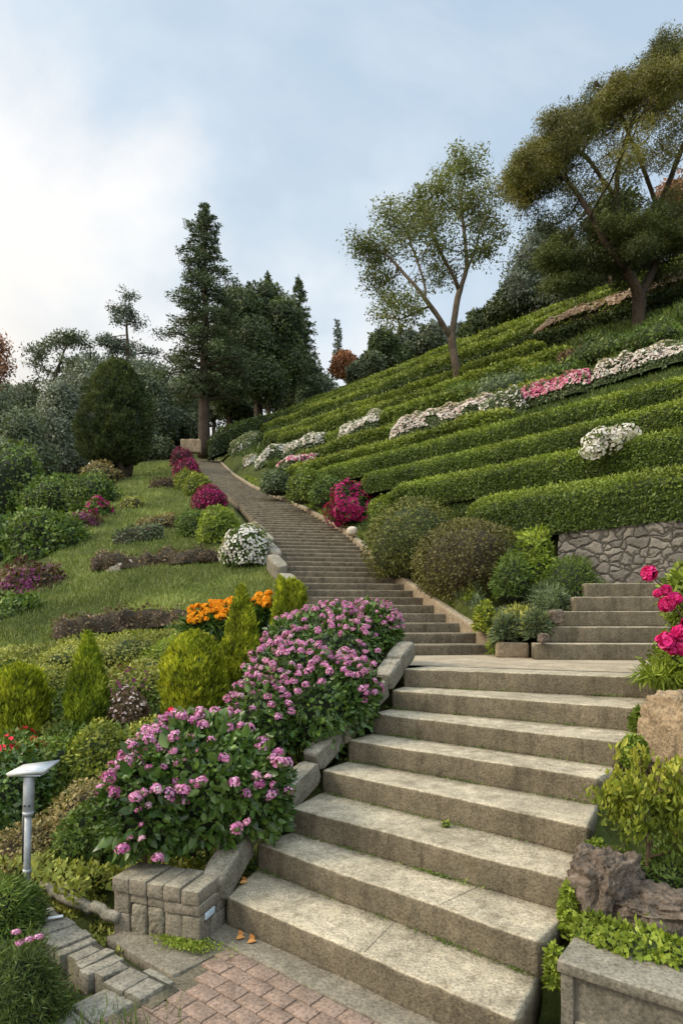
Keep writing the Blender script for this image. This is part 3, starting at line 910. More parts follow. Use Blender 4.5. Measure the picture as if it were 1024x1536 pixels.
# ---- rough grass and low cover over the right hillside
x, y, r = polar(420000, -.20, .66, 7.5, 70)
u = .718 * x + .696 * y; s, d = sd(x, y)
k = (d < -1.45) & (u > 8.2) & (u < 40) & (s < 75) & ~((x > 2.2) & (y < 9.8) & (u < 9.2))
x, y, r, u = x[k], y[k], r[k], u[k]
P = np.stack([x, y, H(x, y) - .02], 1); nb = len(P)
tuft = vn(P, .9, 14)
A = np.stack([rng.normal(size=nb) * .6 - .2, rng.normal(size=nb) * .6 - .2, np.ones(nb)], 1)
mb = MB()
scatter(mb, T_BLADE, P, A, rdir(nb), (.07 + .0045 * r) * (1 + .3 * rng.normal(size=nb)).clip(.4, 2) * (1 + .9 * tuft.clip(-.5, 1)), .22, 0, np.clip(.45 + .25 * rng.normal(size=nb) + .3 * tuft, 0, 1))
struct(tag(mb.build('hill_grass', L['grassdk']), 'rough green grass between the clipped hedges on the right hillside', 'grass'), 'stuff')

# ==================================================================== PAVING
eS = nrm(SP[0][1][:2] - SP[0][0][:2]); gS = np.array([-eS[1], eS[0]])     # along the bottom step, uphill
O0 = SP[0][0][:2]
mb = MB()
for a0_, a1_, b0_, b1_ in ((-.45, 4, -.52, .3), (.05, 4, -3, -.52)):
    q = np.array([O0 + eS * a0_ + gS * b0_, O0 + eS * a1_ + gS * b0_, O0 + eS * a1_ + gS * b1_, O0 + eS * a0_ + gS * b1_])
    mb.add(np.c_[q, np.full(4, -.012)], [np.array([[0, 1, 2, 3]])], 1)
bw, bl = .102, .152
for row in range(26):
    off = (row % 2) * bl * .5 + rng.normal() * .01
    for c in range(-14, 28):
        a0 = c * bl + off; b0 = -.16 - (row + 1) * bw
        ctr = O0 + eS * (a0 + bl / 2) + gS * (b0 + bw / 2)
        # left limit of the brick field follows the stone border
        if (ctr - O0) @ eS < .30 - .55 * max(0, .42 + b0) or (ctr - O0) @ eS > 3.2 or ctr[1] < .8:
            continue
        dz = rng.normal() * .0014; g = .0036
        boxy(mb, O0 + eS * (a0 + g) + gS * (b0 + g), eS * (bl - 2 * g), gS * (bw - 2 * g), -.05, .002 + dz, .003, .0018, (3, 3, 2), 0, seed=c * 31 + row)
struct(mb.build('brick_paving', [MAT['brick'], MAT['mortar']]))
# grout apron along foot of the steps and pale border slab at left
mb = MB()
a0 = O0 - eS * .22 + gS * .10
boxy(mb, O0 - eS * .42 - gS * .53, eS * .62, gS * .37, -.06, .000, .004, .008, (14, 10, 2), 0, 4)
boxy(mb, O0 - eS * .16 - gS * .155, eS * 3.2, gS * .24, -.05, .004, .004, .006, (40, 4, 2), 0, 3)
struct(mb.build('paving_edge', MAT['dirtstone']))
mb = MB()
for i_, (a_, b_) in enumerate(((.545, .98), (.985, 1.5), (1.505, 2.1))):
    o = O0 + eS * .045 - gS * b_
    boxy(mb, o, eS * .205, gS * (b_ - a_ - .006), -.2, .010 + rng.normal() * .002, .010, .007, (10, 14, 3), 0, 40 + i_)
struct(mb.build('border_paving', MAT['pale_slab']))

# ==================================================================== LOWER STAIR
root = thing('stone_staircase', 'wide rough granite steps rising from the brick paving to the landing', 'staircase', (*O0, 0))
joints = {}
for k in range(1, 8):
    Lf, Rf = SP[k - 1]; Lb, Rb = SP[k]
    Lb2 = Lb[:2] + nrm(Lb[:2] - Lf[:2]) * .08; Rb2 = Rb[:2] + nrm(Rb[:2] - Rf[:2]) * .08
    mb = MB(); cuts = [0] + joints.get(k, []) + [1]
    for a, b in zip(cuts[:-1], cuts[1:]):
        slab(mb, Lf, Rf, Lb2, Rb2, RISE * k, RISE + .03, 90, .008, 10 * k, 0, a + (.0006 if a > 0 else 0), b - (.0006 if b < 1 else 0))
    mb.build('step', MAT['step'], root, smooth=True)
    if k in (1, 2):
        f_ = .56 if k == 1 else .72
        a_ = Lf[:2] + (Rf[:2] - Lf[:2]) * f_; b_ = Lb[:2] + (Rb[:2] - Lb[:2]) * (f_ + .02); a_ = a_ + (b_ - a_) * .06
        mb = MB(); q_, _, _ = resample([(*a_, 0), (*b_, 0)], .02)
        q_ = q_[:, :2] + rng.normal(size=(len(q_), 2)) * .0012; sd_ = nrm(np.array([[-(b_ - a_)[1], (b_ - a_)[0]]]))[0] * .0014
        V = np.concatenate([np.c_[q_ - sd_, np.full(len(q_), RISE * k + .0022)], np.c_[q_ + sd_, np.full(len(q_), RISE * k + .0022)]])
        n_q = len(q_); mb.add(V, [np.array([[t_, t_ + 1, n_q + t_ + 1, n_q + t_] for t_ in range(n_q - 1)])])
        mb.build('joint', MAT['joint'], root)
# landing: thick front step and worn pavement behind it
Lf, Rf = SP[7]
mb = MB()
Rx = Rf[:2] + nrm(Rf[:2] - Lf[:2]) * .5
for a, b in ((0, .2695), (.2705, 1)):
    slab(mb, Lf[:2], Rx, Lf[:2] + gS * .5, Rx + gS * .5, RISE * 8, RISE + .03, 90, .008, 88, 0, a, b)
mb.build('step', MAT['step'], root, smooth=True)
mb = MB()
zL = RISE * 8
poly = [Lf[:2] + gS * .42 - eS * .12, Rx + gS * .42, (4.3, 7.0), (4.3, 7.35), (2.2, 7.55), (2.15, 8.5), (0.1, 8.5), (.15, 6.4)]
ctr = np.mean(poly, axis=0)
m = len(poly)
mb.add(np.c_[np.vstack([poly, ctr]), np.full(m + 1, zL + .003)], [np.array([[i_, (i_ + 1) % m, m] for i_ in range(m)])])
mb.build('landing', MAT['landing'], root)

# border stones beside the lower flight (left)
stone_lbl = ['lowest mossy border stone, beside the block planter at the stair foot', 'border stone beside the second step from the bottom', 'long border stone beside the third granite step',
             'border stone beside the fourth granite step under the pink bush', 'border stone beside the fifth granite step', 'border stone beside the sixth granite step',
             'border stone beside the seventh granite step', 'topmost border stone beside the landing edge']
for k in range(8):
    Lf = SP[k][0]
    nx2 = SP[min(k + 1, 7)][0] if k < 7 else Lf + (SP[7][0] - SP[6][0])
    dr = nx2 - Lf; ln = np.linalg.norm(dr[:2]); az = math.atan2(dr[1], dr[0])
    nl = np.array([-dr[1], dr[0]]) / ln
    mid = (Lf + nx2) / 2
    c = np.array([*(mid[:2] + nl * .075 - dr[:2] / ln * .05), mid[2] + .035 + rng.normal() * .008])
    mb = MB()
    rock_shape(mb, c, (ln * .53, .088 + .006 * rng.normal(), .085), .09, 2.6, 60 + k, az + rng.normal() * .06, .30, tilt=-math.atan2(.17, ln) * -1.0 * .9, nu=40, nv=24)
    tag(mb.build('border_stone', MAT['kerb'], org=(c[0], c[1], c[2] - .1), smooth=True), stone_lbl[k], 'border stone', 'border stones along the left of the granite steps')

# ==================================================================== LONG STAIRWAY
NST = 100; SR = .14; ST = SR / .298
root = thing('long_stairway', 'long narrow brown stone stairway climbing the slope towards the tall conifer', 'staircase', (1.3, 8.15, 1.36))
pd_ = np.array([-.27, .963]); nl_ = np.array([-.963, -.27]); ee = nrm(np.array([.985, .17]))


for k in range(NST):
    s0, s1 = k * ST, (k + 1) * ST + .06
    c0 = np.array([1.3, 8.15]) + pd_ * s0 - nl_ * bend(s0); c1 = np.array([1.3, 8.15]) + pd_ * s1 - nl_ * bend(s1)
    wl = wpath(s0)
    mb = MB()
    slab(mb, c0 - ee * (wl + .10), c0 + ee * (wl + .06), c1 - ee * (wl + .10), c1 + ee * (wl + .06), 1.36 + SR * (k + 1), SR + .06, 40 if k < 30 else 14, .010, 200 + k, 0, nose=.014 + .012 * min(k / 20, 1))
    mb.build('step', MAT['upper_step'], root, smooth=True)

def bp(s_, off, dz=0.05):
    q_ = np.array([1.3, 8.15]) + pd_ * s_ - nl_ * (bend(s_) + wpath(s_) + .10 + off)
    return np.array([*q_, 1.36 + .298 * s_ + dz])


# right kerb wall of the stairway
pts, prof = [], []
for s in np.linspace(-.15, 46, 110):
    c = np.array([1.3, 8.15]) + pd_ * s - nl_ * bend(s) - nl_ * (wpath(s) + .10)
    pts.append((*c, 1.36 + .298 * s + .14))
pts = np.array(pts)
o = tag(thing('x', 'x', 'x', pts[0]), 'low rough rendered kerb wall sloping along the right edge of the long stairway', 'kerb wall')
o.name = 'kerb_wall'
mb = MB()
m = len(pts); hw, ht = .085, .17
ring = np.array([(-1, -3.5), (-1, .5), (-.9, .85), (-.6, 1), (.6, 1), (.9, .85), (1, .5), (1, -3.5)])
V = np.zeros((m, 8, 3)); D = nrm(np.gradient(pts[:, :2], axis=0)); Sd = np.stack([D[:, 1], -D[:, 0]], 1)
for j_, (a, b) in enumerate(ring):
    V[:, j_, :2] = pts[:, :2] + Sd * (a * hw); V[:, j_, 2] = pts[:, 2] + b * ht * .6
V += .018 * np.stack([fbm(V, 5, 3), fbm(V, 5, 13), fbm(V, 5, 23)], -1)
i, j = np.meshgrid(np.arange(m - 1), np.arange(7), indexing='ij'); i = i.ravel(); j = j.ravel()
mb.add(V.reshape(-1, 3), [np.stack([i * 8 + j, (i + 1) * 8 + j, (i + 1) * 8 + j + 1, i * 8 + j + 1], 1), np.array([[0, q_, q_ + 1] for q_ in range(1, 7)])])
mb.build('wall', MAT['bandwall'], o, smooth=True)
mb = MB(); e0 = pts[0]
pb_ = at(768, 966, 7.70); rock_shape(mb, (pb_[0], pb_[1], 1.36 + .09), (.20, .11, .10), .05, 1.5, 5, -.15, .30)
mb.build('end_block', MAT['bandwall'], o, smooth=True)

# left kerb stones of the stairway (seen below the white bush)
for k_, (s, ln, lb) in enumerate(((3.0, .55, 'low kerb stone at the left stairway edge behind the pink bushes'), (4.6, .6, 'weathered kerb stone on the left stairway edge above the golden thuja'), (6.0, .7, 'long kerb stone at the left stairway edge just below the white flowered bush'), (7.4, .5, 'short kerb stone half under the white flowered bush'))):
    c = np.array([1.3, 8.15]) + pd_ * s - nl_ * bend(s) + nl_ * (wpath(s) + .16)
    mb = MB(); rock_shape(mb, (*c, 1.36 + .298 * s + .12), (ln, .14, .17), .07, 1.6, 90 + k_, math.atan2(pd_[1], pd_[0]), .4, tilt=.28)
    tag(mb.build('kerb_stone', MAT['kerb'], org=(*c, 1.36 + .298 * s), smooth=True), lb, 'kerb stone', 'kerb stones on the left of the long stairway')

# ==================================================================== RIGHT FLIGHT
root = thing('side_staircase', 'short flight of five granite steps at right leading up to the rubble wall', 'staircase', (2.3, 7.15, 1.36))
for k in range(5):
    yf = 7.15 + .30 * k; xl = 2.22 + .26 * k
    xr = 4.25 + .1 * k
    mb = MB()
    dpt = .36 if k < 4 else 1.1
    slab(mb, (xl, yf + .05), (xr, yf - .12), (xl + .05, yf + dpt), (xr + .05, yf + dpt - .1), 1.36 + .19 * (k + 1), .22, 50, .008, 500 + k)
    mb.build('step', MAT['step'], root, smooth=True)

# ==================================================================== RETAINING WALL
wa, wb = cu(9.1, 0.5), cu(9.1, 4.6)
mb = MB()
n_ = 120; tt = np.linspace(0, 1, n_); nz_ = 16
V = np.zeros((n_, nz_ + 3, 3))
for a, t in enumerate(tt):
    p = wa[:2] + (wb[:2] - wa[:2]) * t
    for b in range(nz_):
        V[a, b] = (*p, 1.9 + (3.16 - 1.9) * b / (nz_ - 1))
    for b, q_ in enumerate((.12, .28, .45)):
        V[a, nz_ + b] = (*(p + GU * q_), 3.175)
nzs = .035 * fbm(V, 3.2, 8) + .02 * vn(V, 9, 18)
V[:, :, :2] -= GU * nzs[..., None]
V[:, nz_ - 1:, 2] += .03 * fbm(V[:, nz_ - 1:], 4, 3)
k = nz_ + 3
i, j = np.meshgrid(np.arange(n_ - 1), np.arange(k - 1), indexing='ij'); i = i.ravel(); j = j.ravel()
mb.add(V.reshape(-1, 3), [np.stack([i * k + j, i * k + j + 1, (i + 1) * k + j + 1, (i + 1) * k + j], 1)])
tag(mb.build('retaining_wall', MAT['rubble'], org=(wa + wb) / 2 * np.array([1, 1, 0]) + np.array([0, 0, 1.9])), 'rough grey rubble stone retaining wall under the lowest clipped hedge', 'wall')

# ==================================================================== BLOCK PLANTER (left foot of the stair)
C0 = np.array([-.79, 3.49]); e1 = nrm(np.array([.945, -.327])); g1 = np.array([.327, .945])
root = thing('block_planter', 'low stone block planter with rough panels and a pale plate on its side', 'planter', (*C0, 0))
Wd, Hd, Dp = .585, .315, .25
corner = C0 - e1 * Wd
cop, cop_side, blk, pan = MB(), MB(), MB(), MB()
xs = [0, .12, .24, .35, .47, Wd]
for i_ in range(5):
    boxy(cop, corner + e1 * (xs[i_] + .0015) - g1 * .012, e1 * (xs[i_ + 1] - xs[i_] - .003), g1 * (Dp * 1.05), Hd - .085 + rng.normal() * .002, Hd + rng.normal() * .003, .010, .005, (5, 5, 3), 0, 600 + i_)
cop.build('coping', MAT['planter'], root)
ys = [(0, .115, 0, .16), (.115, .235, .13, .23), (.235, .36, .13, .23), (.36, .585, .14, .228)]
boxy(blk, corner + e1 * .002 + g1 * .004, e1 * .11, g1 * .2, -.03, .10, .010, .006, (4, 4, 3), 0, 640)
boxy(blk, corner + e1 * .002 + g1 * .004, e1 * .11, g1 * .2, .106, Hd - .09, .010, .006, (4, 4, 3), 0, 641)
boxy(blk, corner + e1 * .12 + g1 * .004, e1 * .115, g1 * .2, .175, Hd - .09, .008, .006, (4, 4, 3), 0, 642)
boxy(blk, corner + e1 * .24 + g1 * .004, e1 * .11, g1 * .2, .175, Hd - .09, .008, .006, (4, 4, 3), 0, 643)
boxy(blk, corner + e1 * .355 - g1 * .004, e1 * .235, g1 * .2, .16, Hd - .09, .010, .006, (5, 4, 3), 0, 644)
boxy(blk, corner + e1 * .355 + g1 * .003, e1 * .11, g1 * .2, -.03, .154, .008, .006, (4, 4, 4), 0, 645)
boxy(blk, corner + e1 * .47 + g1 * .0, e1 * .118, g1 * .12, -.03, .154, .008, .006, (4, 4, 4), 0, 646)
boxy(blk, corner + e1 * .44 + g1 * .125, e1 * .145, g1 * .17, -.03, .10, .008, .006, (4, 4, 4), 0, 647)
boxy(blk, corner + e1 * .44 + g1 * .20, e1 * .143, g1 * .10, .105, Hd - .09, .008, .006, (4, 4, 4), 0, 648)
boxy(blk, corner + e1 * .05 + g1 * .05, e1 * (Wd - .09), g1 * .2, -.03, Hd - .10, .008, .0, (4, 4, 4), 0, 649)
blk.build('wall_block', MAT['planter'], root)
for xo, wd in ((.122, .112), (.238, .11)):
    pn = MB()
    boxy(pn, corner + e1 * xo - g1 * .004, e1 * wd, g1 * .2, -.02, .172, .02, .016, (12, 6, 14), 0, int(650 + xo * 100))
    pn.build('rough_panel', MAT['planter_rough'], root, smooth=True)
pl = MB()
boxy(pl, C0 + e1 * .003 + g1 * .05, e1 * .008, g1 * .10, .125, .165, .002, 0, (3, 3, 3), 0, 1)
boxy(pl, C0 + e1 * .002 + g1 * .045, e1 * .004, g1 * .11, .115, .122, .001, 0, (3, 3, 3), 1, 1)
pl.build('plate', [MAT['blue_plate'], MAT['dark_metal']], root)

# ==================================================================== LOW CURVED WALL bottom left
ctrl = np.array([(-1.98, 3.92, 0), (-1.72, 3.66, 0), (-1.42, 3.40, 0), (-1.12, 3.17, 0), (-.84, 3.00, 0)])
Q, qd, Lt = resample(ctrl, .02)
root = thing('low_garden_wall', 'low curved edging wall of small grey stones from the lamp to the paving', 'wall', (-1.4, 3.4, -.1))
pos = 0; i_ = 0; cm, bm = MB(), MB()
while pos < Lt - .06:
    ln = .065 + .085 * rng.random()
    p = np.array([np.interp(pos, qd, Q[:, a]) for a in range(2)]); p2 = np.array([np.interp(pos + ln, qd, Q[:, a]) for a in range(2)])
    dv = p2 - p; nv_ = np.array([-dv[1], dv[0]]) / np.linalg.norm(dv)
    wv = .20 + .035 * rng.normal()
    boxy(cm, p - nv_ * (wv * .5 + .02 * rng.random()), dv * .975, nv_ * wv, -.06, .085 - .065 * (pos / Lt) ** 1.3 + rng.normal() * .005, .014, .011, (6, 6, 4), 0, 700 + i_)
    boxy(bm, p - nv_ * (wv * .42) + dv * .02, dv * .93, nv_ * wv * .9, -.28, -.06, .016, .014, (6, 5, 6), 0, 740 + i_)
    pos += ln; i_ += 1
mq = resample(ctrl, .06)[0]; n_q = len(mq); dq_ = nrm(np.gradient(mq[:, :2], axis=0)); sq_ = np.stack([-dq_[:, 1], dq_[:, 0]], 1) * .088
tz = .085 - .065 * np.linspace(0, 1, n_q) ** 1.3 - .014
V = np.stack([np.c_[mq[:, :2] + sq_, tz * 0 - .28], np.c_[mq[:, :2] + sq_, tz], np.c_[mq[:, :2] - sq_, tz], np.c_[mq[:, :2] - sq_, tz * 0 - .28]], 1)
m_ = MB(); m_.add(V.reshape(-1, 3), [np.array([[a * 4 + b, a * 4 + b + 1, a * 4 + b + 5, a * 4 + b + 4] for a in range(n_q - 1) for b in range(3)])])
m_.build('mortar_bed', MAT['mortar'], root)
cm.build('coping', MAT['kerb'], root); bm.build('wall_stones', MAT['kerb'], root)
# thin back edging and small white strip
mb = MB()
pts = np.array([(-1.93, 4.08, .10), (-1.68, 3.86, .10), (-1.42, 3.72, .09), (-1.30, 3.66, .07)])
Q2, q2, L2 = resample(pts, .05)
polytube(mb, Q2 + .008 * rng.normal(size=Q2.shape), .035, 7)
tag(mb.build('edging_strip', MAT['kerb'], org=Q2[0] - [0, 0, .1], smooth=True), 'thin pale edging strip between the low wall and the block planter', 'edging')
mb = MB(); boxy(mb, at(72, 1371, 3.62)[:2], (.075, .03), (-.008, .022), .088, .096, .002, .001, (3, 3, 2))
tag(mb.build('paper_scrap', MAT['white'], org=(*at(72, 1371, 3.62)[:2], .088)), 'small white scrap lying on the low stone wall', 'scrap')

# ==================================================================== GARDEN LAMP
b = at(40, 1352, 3.96); zb = -.02
root = thing('garden_lamp', 'grey metal bollard lamp with slanted pale top plate beside the low wall', 'lamp', (b[0], b[1], zb))
X0, Y0 = b[0], b[1]
h = .90
mb = MB(); polytube(mb, [(X0, Y0, zb), (X0 + .006, Y0, .3), (X0 + .012, Y0, .62)], .0215, 14); mb.build('post', MAT['metal'], root, smooth=True)
mb = MB(); polytube(mb, [(X0 + .012, Y0, .60), (X0 + .0125, Y0, .605), (X0 + .018, Y0, .83), (X0 + .018, Y0, .832)], [.030, .033, .033, .031], 16); mb.build('sleeve', MAT['metal'], root, smooth=True)
mb = MB()
for zc, rr in ((.60, .035), (.235, .027), (.10, .026)):
    mb = MB(); polytube(mb, [(X0 + .012 * zc / .6, Y0, zc - .012), (X0 + .012 * zc / .6, Y0, zc + .012)], rr, 14)
    mb.build('clamp', MAT['metal'], root)
mb = MB(); polytube(mb, [(X0 - .028, Y0 + .03, .60), (X0 - .030, Y0 + .03, .28)], .013, 10); mb.build('cable_pipe', MAT['dark_metal'], root, smooth=True)
mb = MB()
hv = []
for (a, c, zt) in ((-.115, -.06, .865), (.125, -.06, .885), (.150, .10, .915), (-.085, .10, .885)):
    hv += [(X0 + .018 + a, Y0 + c, zt), (X0 + .018 + a * .93, Y0 + c * .93, zt - .022)]
hv = np.array(hv)
mb.add(hv, [np.array([[0, 2, 4, 6], [7, 5, 3, 1], [0, 1, 3, 2], [2, 3, 5, 4], [4, 5, 7, 6], [6, 7, 1, 0]])])
mb.build('lamp_head', MAT['metal_light'], root)
mb = MB(); boxy(mb, (X0 - .06, Y0 - .045), (.17, 0), (0, .12), .842, .850, .003, 0, (3, 3, 2)); mb.build('lens', MAT['blue_plate'], root)
for sx_ in (-.012, .016):
    mb = MB(); polytube(mb, [(X0 + .018 + sx_, Y0 - .028, .655), (X0 + .018 + sx_, Y0 - .040, .655)], .006, 8); mb.build('screw', MAT['dark_metal'], root)
mb = MB(); polytube(mb, [(X0, Y0, zb - .02), (X0, Y0, zb + .015), (X0, Y0, zb + .02)], [.05, .05, .03], 14); mb.build('base_flange', MAT['metal'], root)
mb = MB(); polytube(mb, [(X0 + .018, Y0, .83), (X0 + .018, Y0 + .01, .872)], [.03, .055], 12); mb.build('neck', MAT['metal'], root)

# ==================================================================== CONCRETE PLANTER BOX (bottom right)
e2 = nrm(np.array([.80, -.60])); g2 = np.array([.60, .80])
C1 = np.array([.945, 2.72])
root = thing('concrete_planter', 'weathered grey concrete planter box with framed front at the stair foot', 'planter', (*C1, 0))
zt = .345
mb = MB(); boxy(mb, C1 - g2 * .012 - e2 * .012, e2 * .62, g2 * .27, zt - .05, zt, .008, .004, (14, 8, 3), 0, 800)
boxy(mb, C1 - g2 * .012 + e2 * .612, e2 * 1.2, g2 * .27, zt - .05, zt + .003, .008, .004, (14, 8, 3), 0, 801); mb.build('coping', MAT['box'], root)
mb = MB(); boxy(mb, C1 + g2 * .03 + e2 * .02, e2 * 1.8, g2 * .3, -.1, zt - .052, .006, .004, (20, 6, 6), 0, 802); mb.build('panel', MAT['box'], root)
mb = MB()
boxy(mb, C1 + g2 * .004 + e2 * .002, e2 * .055, g2 * .26, -.1, zt - .053, .006, .004, (4, 6, 6), 0, 803)
boxy(mb, C1 + g2 * .010 + e2 * .06, e2 * .56, g2 * .05, .075, .092, .005, .003, (20, 4, 3), 0, 804)
boxy(mb, C1 + g2 * .006 + e2 * .62, e2 * .06, g2 * .05, -.1, zt - .053, .006, .004, (4, 4, 6), 0, 805)
boxy(mb, C1 + g2 * .008 + e2 * .14, e2 * .030, g2 * .05, -.1, .072, .005, .003, (4, 4, 6), 0, 806)
mb.build('frame', MAT['box'], root)
# diagonal brace across the front
mb = MB()
p0, p1 = C1 + g2 * .022 + e2 * .16, C1 + g2 * .022 + e2 * .40
polytube(mb, [(*p0, .07), (*p1, -.09)], .011, 6); mb.build('brace', MAT['box'], root)

# ==================================================================== ROCKS at right
def rock(name, label, cat, px, py, Y, r, mat, **kw):
    p = at(px, py, Y)
    m_ = MB(); rock_shape(m_, p, r, **kw)
    return tag(m_.build(name, MAT[mat], org=(p[0], p[1], p[2] - r[2]), smooth=True), label, cat)


rock('lava_rock', 'dark brown lava rock beside the third and fourth steps', 'rock', 905, 1330, 3.12, (.17, .15, .19), 'lava', amp=.42, freq=1.9, seed=3, rot=.5, power=.7, nu=110, nv=70)
rock('lava_rock', 'broad dark lava rock at the foot of the yellow green shrub', 'rock', 1000, 1372, 2.95, (.24, .16, .11), 'lava', amp=.42, freq=2.2, seed=8, rot=-.3, power=.75, nu=110, nv=70)
rock('boulder', 'large tan sandstone boulder standing beside the upper granite steps', 'boulder', 1022, 1112, 4.25, (.225, .24, .33), 'boulder', amp=.18, freq=1.7, seed=5, rot=.35, power=.5, nu=110, nv=70)
rock('garden_rock', 'brown stone at the left foot of the side staircase beds', 'rock', 834, 925, 7.55, (.085, .10, .085), 'lava', amp=.3, freq=1.6, seed=15, power=.5)
rock('garden_rock', 'small grey stone edging the bed by the side steps', 'rock', 815, 957, 7.15, (.06, .07, .05), 'lava', amp=.3, seed=25, power=.55)
rock('pale_stone', 'rounded whitish stone by the magenta azalea on the stair kerb', 'stone', 528, 797, 16.0, (.14, .14, .13), 'pale_rock', amp=.15, seed=31, power=.8)
rock('garden_rock', 'larger grey rock in the bed behind the garden lamp', 'rock', 112, 1334, 4.1, (.085, .06, .055), 'rock', amp=.3, seed=35, power=.7)
rock('garden_rock', 'smaller grey rock left of the block planter', 'rock', 92, 1326, 4.25, (.06, .05, .05), 'rock', amp=.3, seed=36, power=.7)
for px_, py_, lb in ((172, 851, 'pinkish flat stone in the low shrub row on the lawn'), (201, 845, 'pale upright stone in the low shrub row on the lawn')):
    p = gp(px_, py_ + 6)
    mb = MB(); rock_shape(mb, p + [0, 0, .05], (.20, .13, .13), .2, 1.6, int(px_), .2, .6)
    tag(mb.build('pale_stone', MAT['pale_rock'], org=p, smooth=True), lb, 'stone')
# terracotta marker and blue cup by the kerb
p = bp(4.0, .16, .42); p0_ = p
mb = MB(); polytube(mb, [(p[0], p[1], p[2] - .35), (p[0], p[1], p[2] + .08), (p[0], p[1], p[2] + .13), (p[0], p[1], p[2] + .155)], [.10, .10, .085, .04], 16)
tag(mb.build('marker_post', MAT['terracotta'], org=(p[0], p[1], p[2] - .35), smooth=True), 'short rounded tan post on the kerb below the bronze bush', 'post')
p = p0_ + [.16, .05, -.06]
mb = MB(); polytube(mb, [(p[0], p[1], p[2] - .3), (p[0], p[1], p[2] + .02), (p[0], p[1], p[2] + .07)], [.035, .045, .06], 12)
tag(mb.build('small_light', MAT['blue'], org=(p[0], p[1], p[2] - .3), smooth=True), 'small pale blue garden light beside the tan post', 'garden light')
# distant white roof on the ridge
p = at(740, 503, 44)
mb = MB()
V = np.array([(-1.1, -1, -.6), (1.0, -1, .05), (1.0, 1.5, .05), (-1.1, 1.5, -.6), (-1.0, -1, -.95), (1.0, -1, -.9), (1.0, 1.5, -.9), (-1.0, 1.5, -.95), (0, -1, -.02), (0, 1.5, -.02)]) + p
mb.add(V, [np.array([[0, 8, 9, 3], [8, 1, 2, 9], [4, 5, 1, 8], [0, 4, 8, 8][:4], [1, 5, 6, 2], [7, 3, 2, 6], [3, 7, 4, 0]])[[0, 1, 2, 4, 5, 6]], np.array([[0, 4, 8]])])
tag(mb.build('canopy', MAT['white'], org=p - [0, 0, 1]), 'small white canopy roof on the hill ridge by the slender tree', 'canopy')


# ==================================================================== PLANTS
def bush(name, label, cat, c, r, leaf, n, size, core='core', group=None, flowers=None, nf=0, fsize=.05, fmin=.0, part='foliage', fpart='blossoms', amp=.2, freq=2.2, seed=1, base=None, **kw):
    """round bush at centre c with radii r; blossoms are uncountable at this size"""
    c = np.asarray(c, float); r = np.asarray(r, float)
    o_ = thing(name, label, cat, (c[0], c[1], c[2] - r[2] * .6 if base is None else base), group)
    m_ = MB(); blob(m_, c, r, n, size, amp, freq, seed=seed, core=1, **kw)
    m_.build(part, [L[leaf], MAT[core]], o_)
    if flowers:
        m_ = MB(); P_, N_ = blob_pts(c, r, nf, amp, freq, seed, fmin)
        ok = vn(P_, 2.2 / r.max(), seed + 50) > -.45
        P_, N_ = P_[ok], N_[ok]
        scatter(m_, T_FLOWER, P_, N_ + rdir(len(P_)) * .35, rdir(len(P_)), fsize * (1 + .25 * rng.normal(size=len(P_))).clip(.5, 1.6), 1.0, 0)
        struct(m_.build(fpart, L[flowers], o_), 'stuff')
    return o_


def pbush(name, label, cat, px, py_top, py_base, w_px, leaf, n, size, Y=None, **kw):
    """bush given by its outline in the frame; stands on the ground"""
    g = gp(px, py_base) if Y is None else at(px, py_base, Y)
    Yv = g[1]
    rw = w_px / F * Yv / 2; hh = (py_base - py_top) / F * Yv
    zmin = kw.pop('zmin', -.5); dep = kw.pop('dep', 1.0)
    rz = hh / 1.45
    return bush(name, label, cat, (g[0], Yv + rw * .3, g[2] + rz * .45), (rw, rw * dep, rz), leaf, n, size, base=g[2], zmin=zmin, **kw)


# flower head prototypes for the big pink bushes
def head_mesh(nm, r, nfl, fs, mat, hollow=.2):
    m_ = MB(); D = rdir(nfl * 3); D = D[D[:, 2] > -.45][:nfl]
    scatter(m_, T_FLOWER, D * r * (1 - hollow * rng.random((len(D), 1))) * np.array([1, 1, .8]), D + rdir(len(D)) * .25, rdir(len(D)), fs * (1 + .2 * rng.normal(size=len(D))).clip(.6, 1.4), 1.0, 0, rng.random(len(D)))
    D2, q2_ = sphere_grid(8, 6)
    m_.add(D2 * r * .5 - [0, 0, r * .1], [q2_], 1)
    return m_.mesh(nm, [mat, MAT['greenstem']])


HEADS = [head_mesh('pink_head', .050, 84, .0195, L['pink'], .45) for _ in range(3)] + [head_mesh('deep_pink_head', .047, 76, .0195, L['pinkdeep'], .45) for _ in range(2)] + [head_mesh('pale_pink_head', .046, 70, .0195, L['pinkpale'], .45), head_mesh('pink_bud_cluster', .026, 26, .013, L['pinkdeep'], .3)]


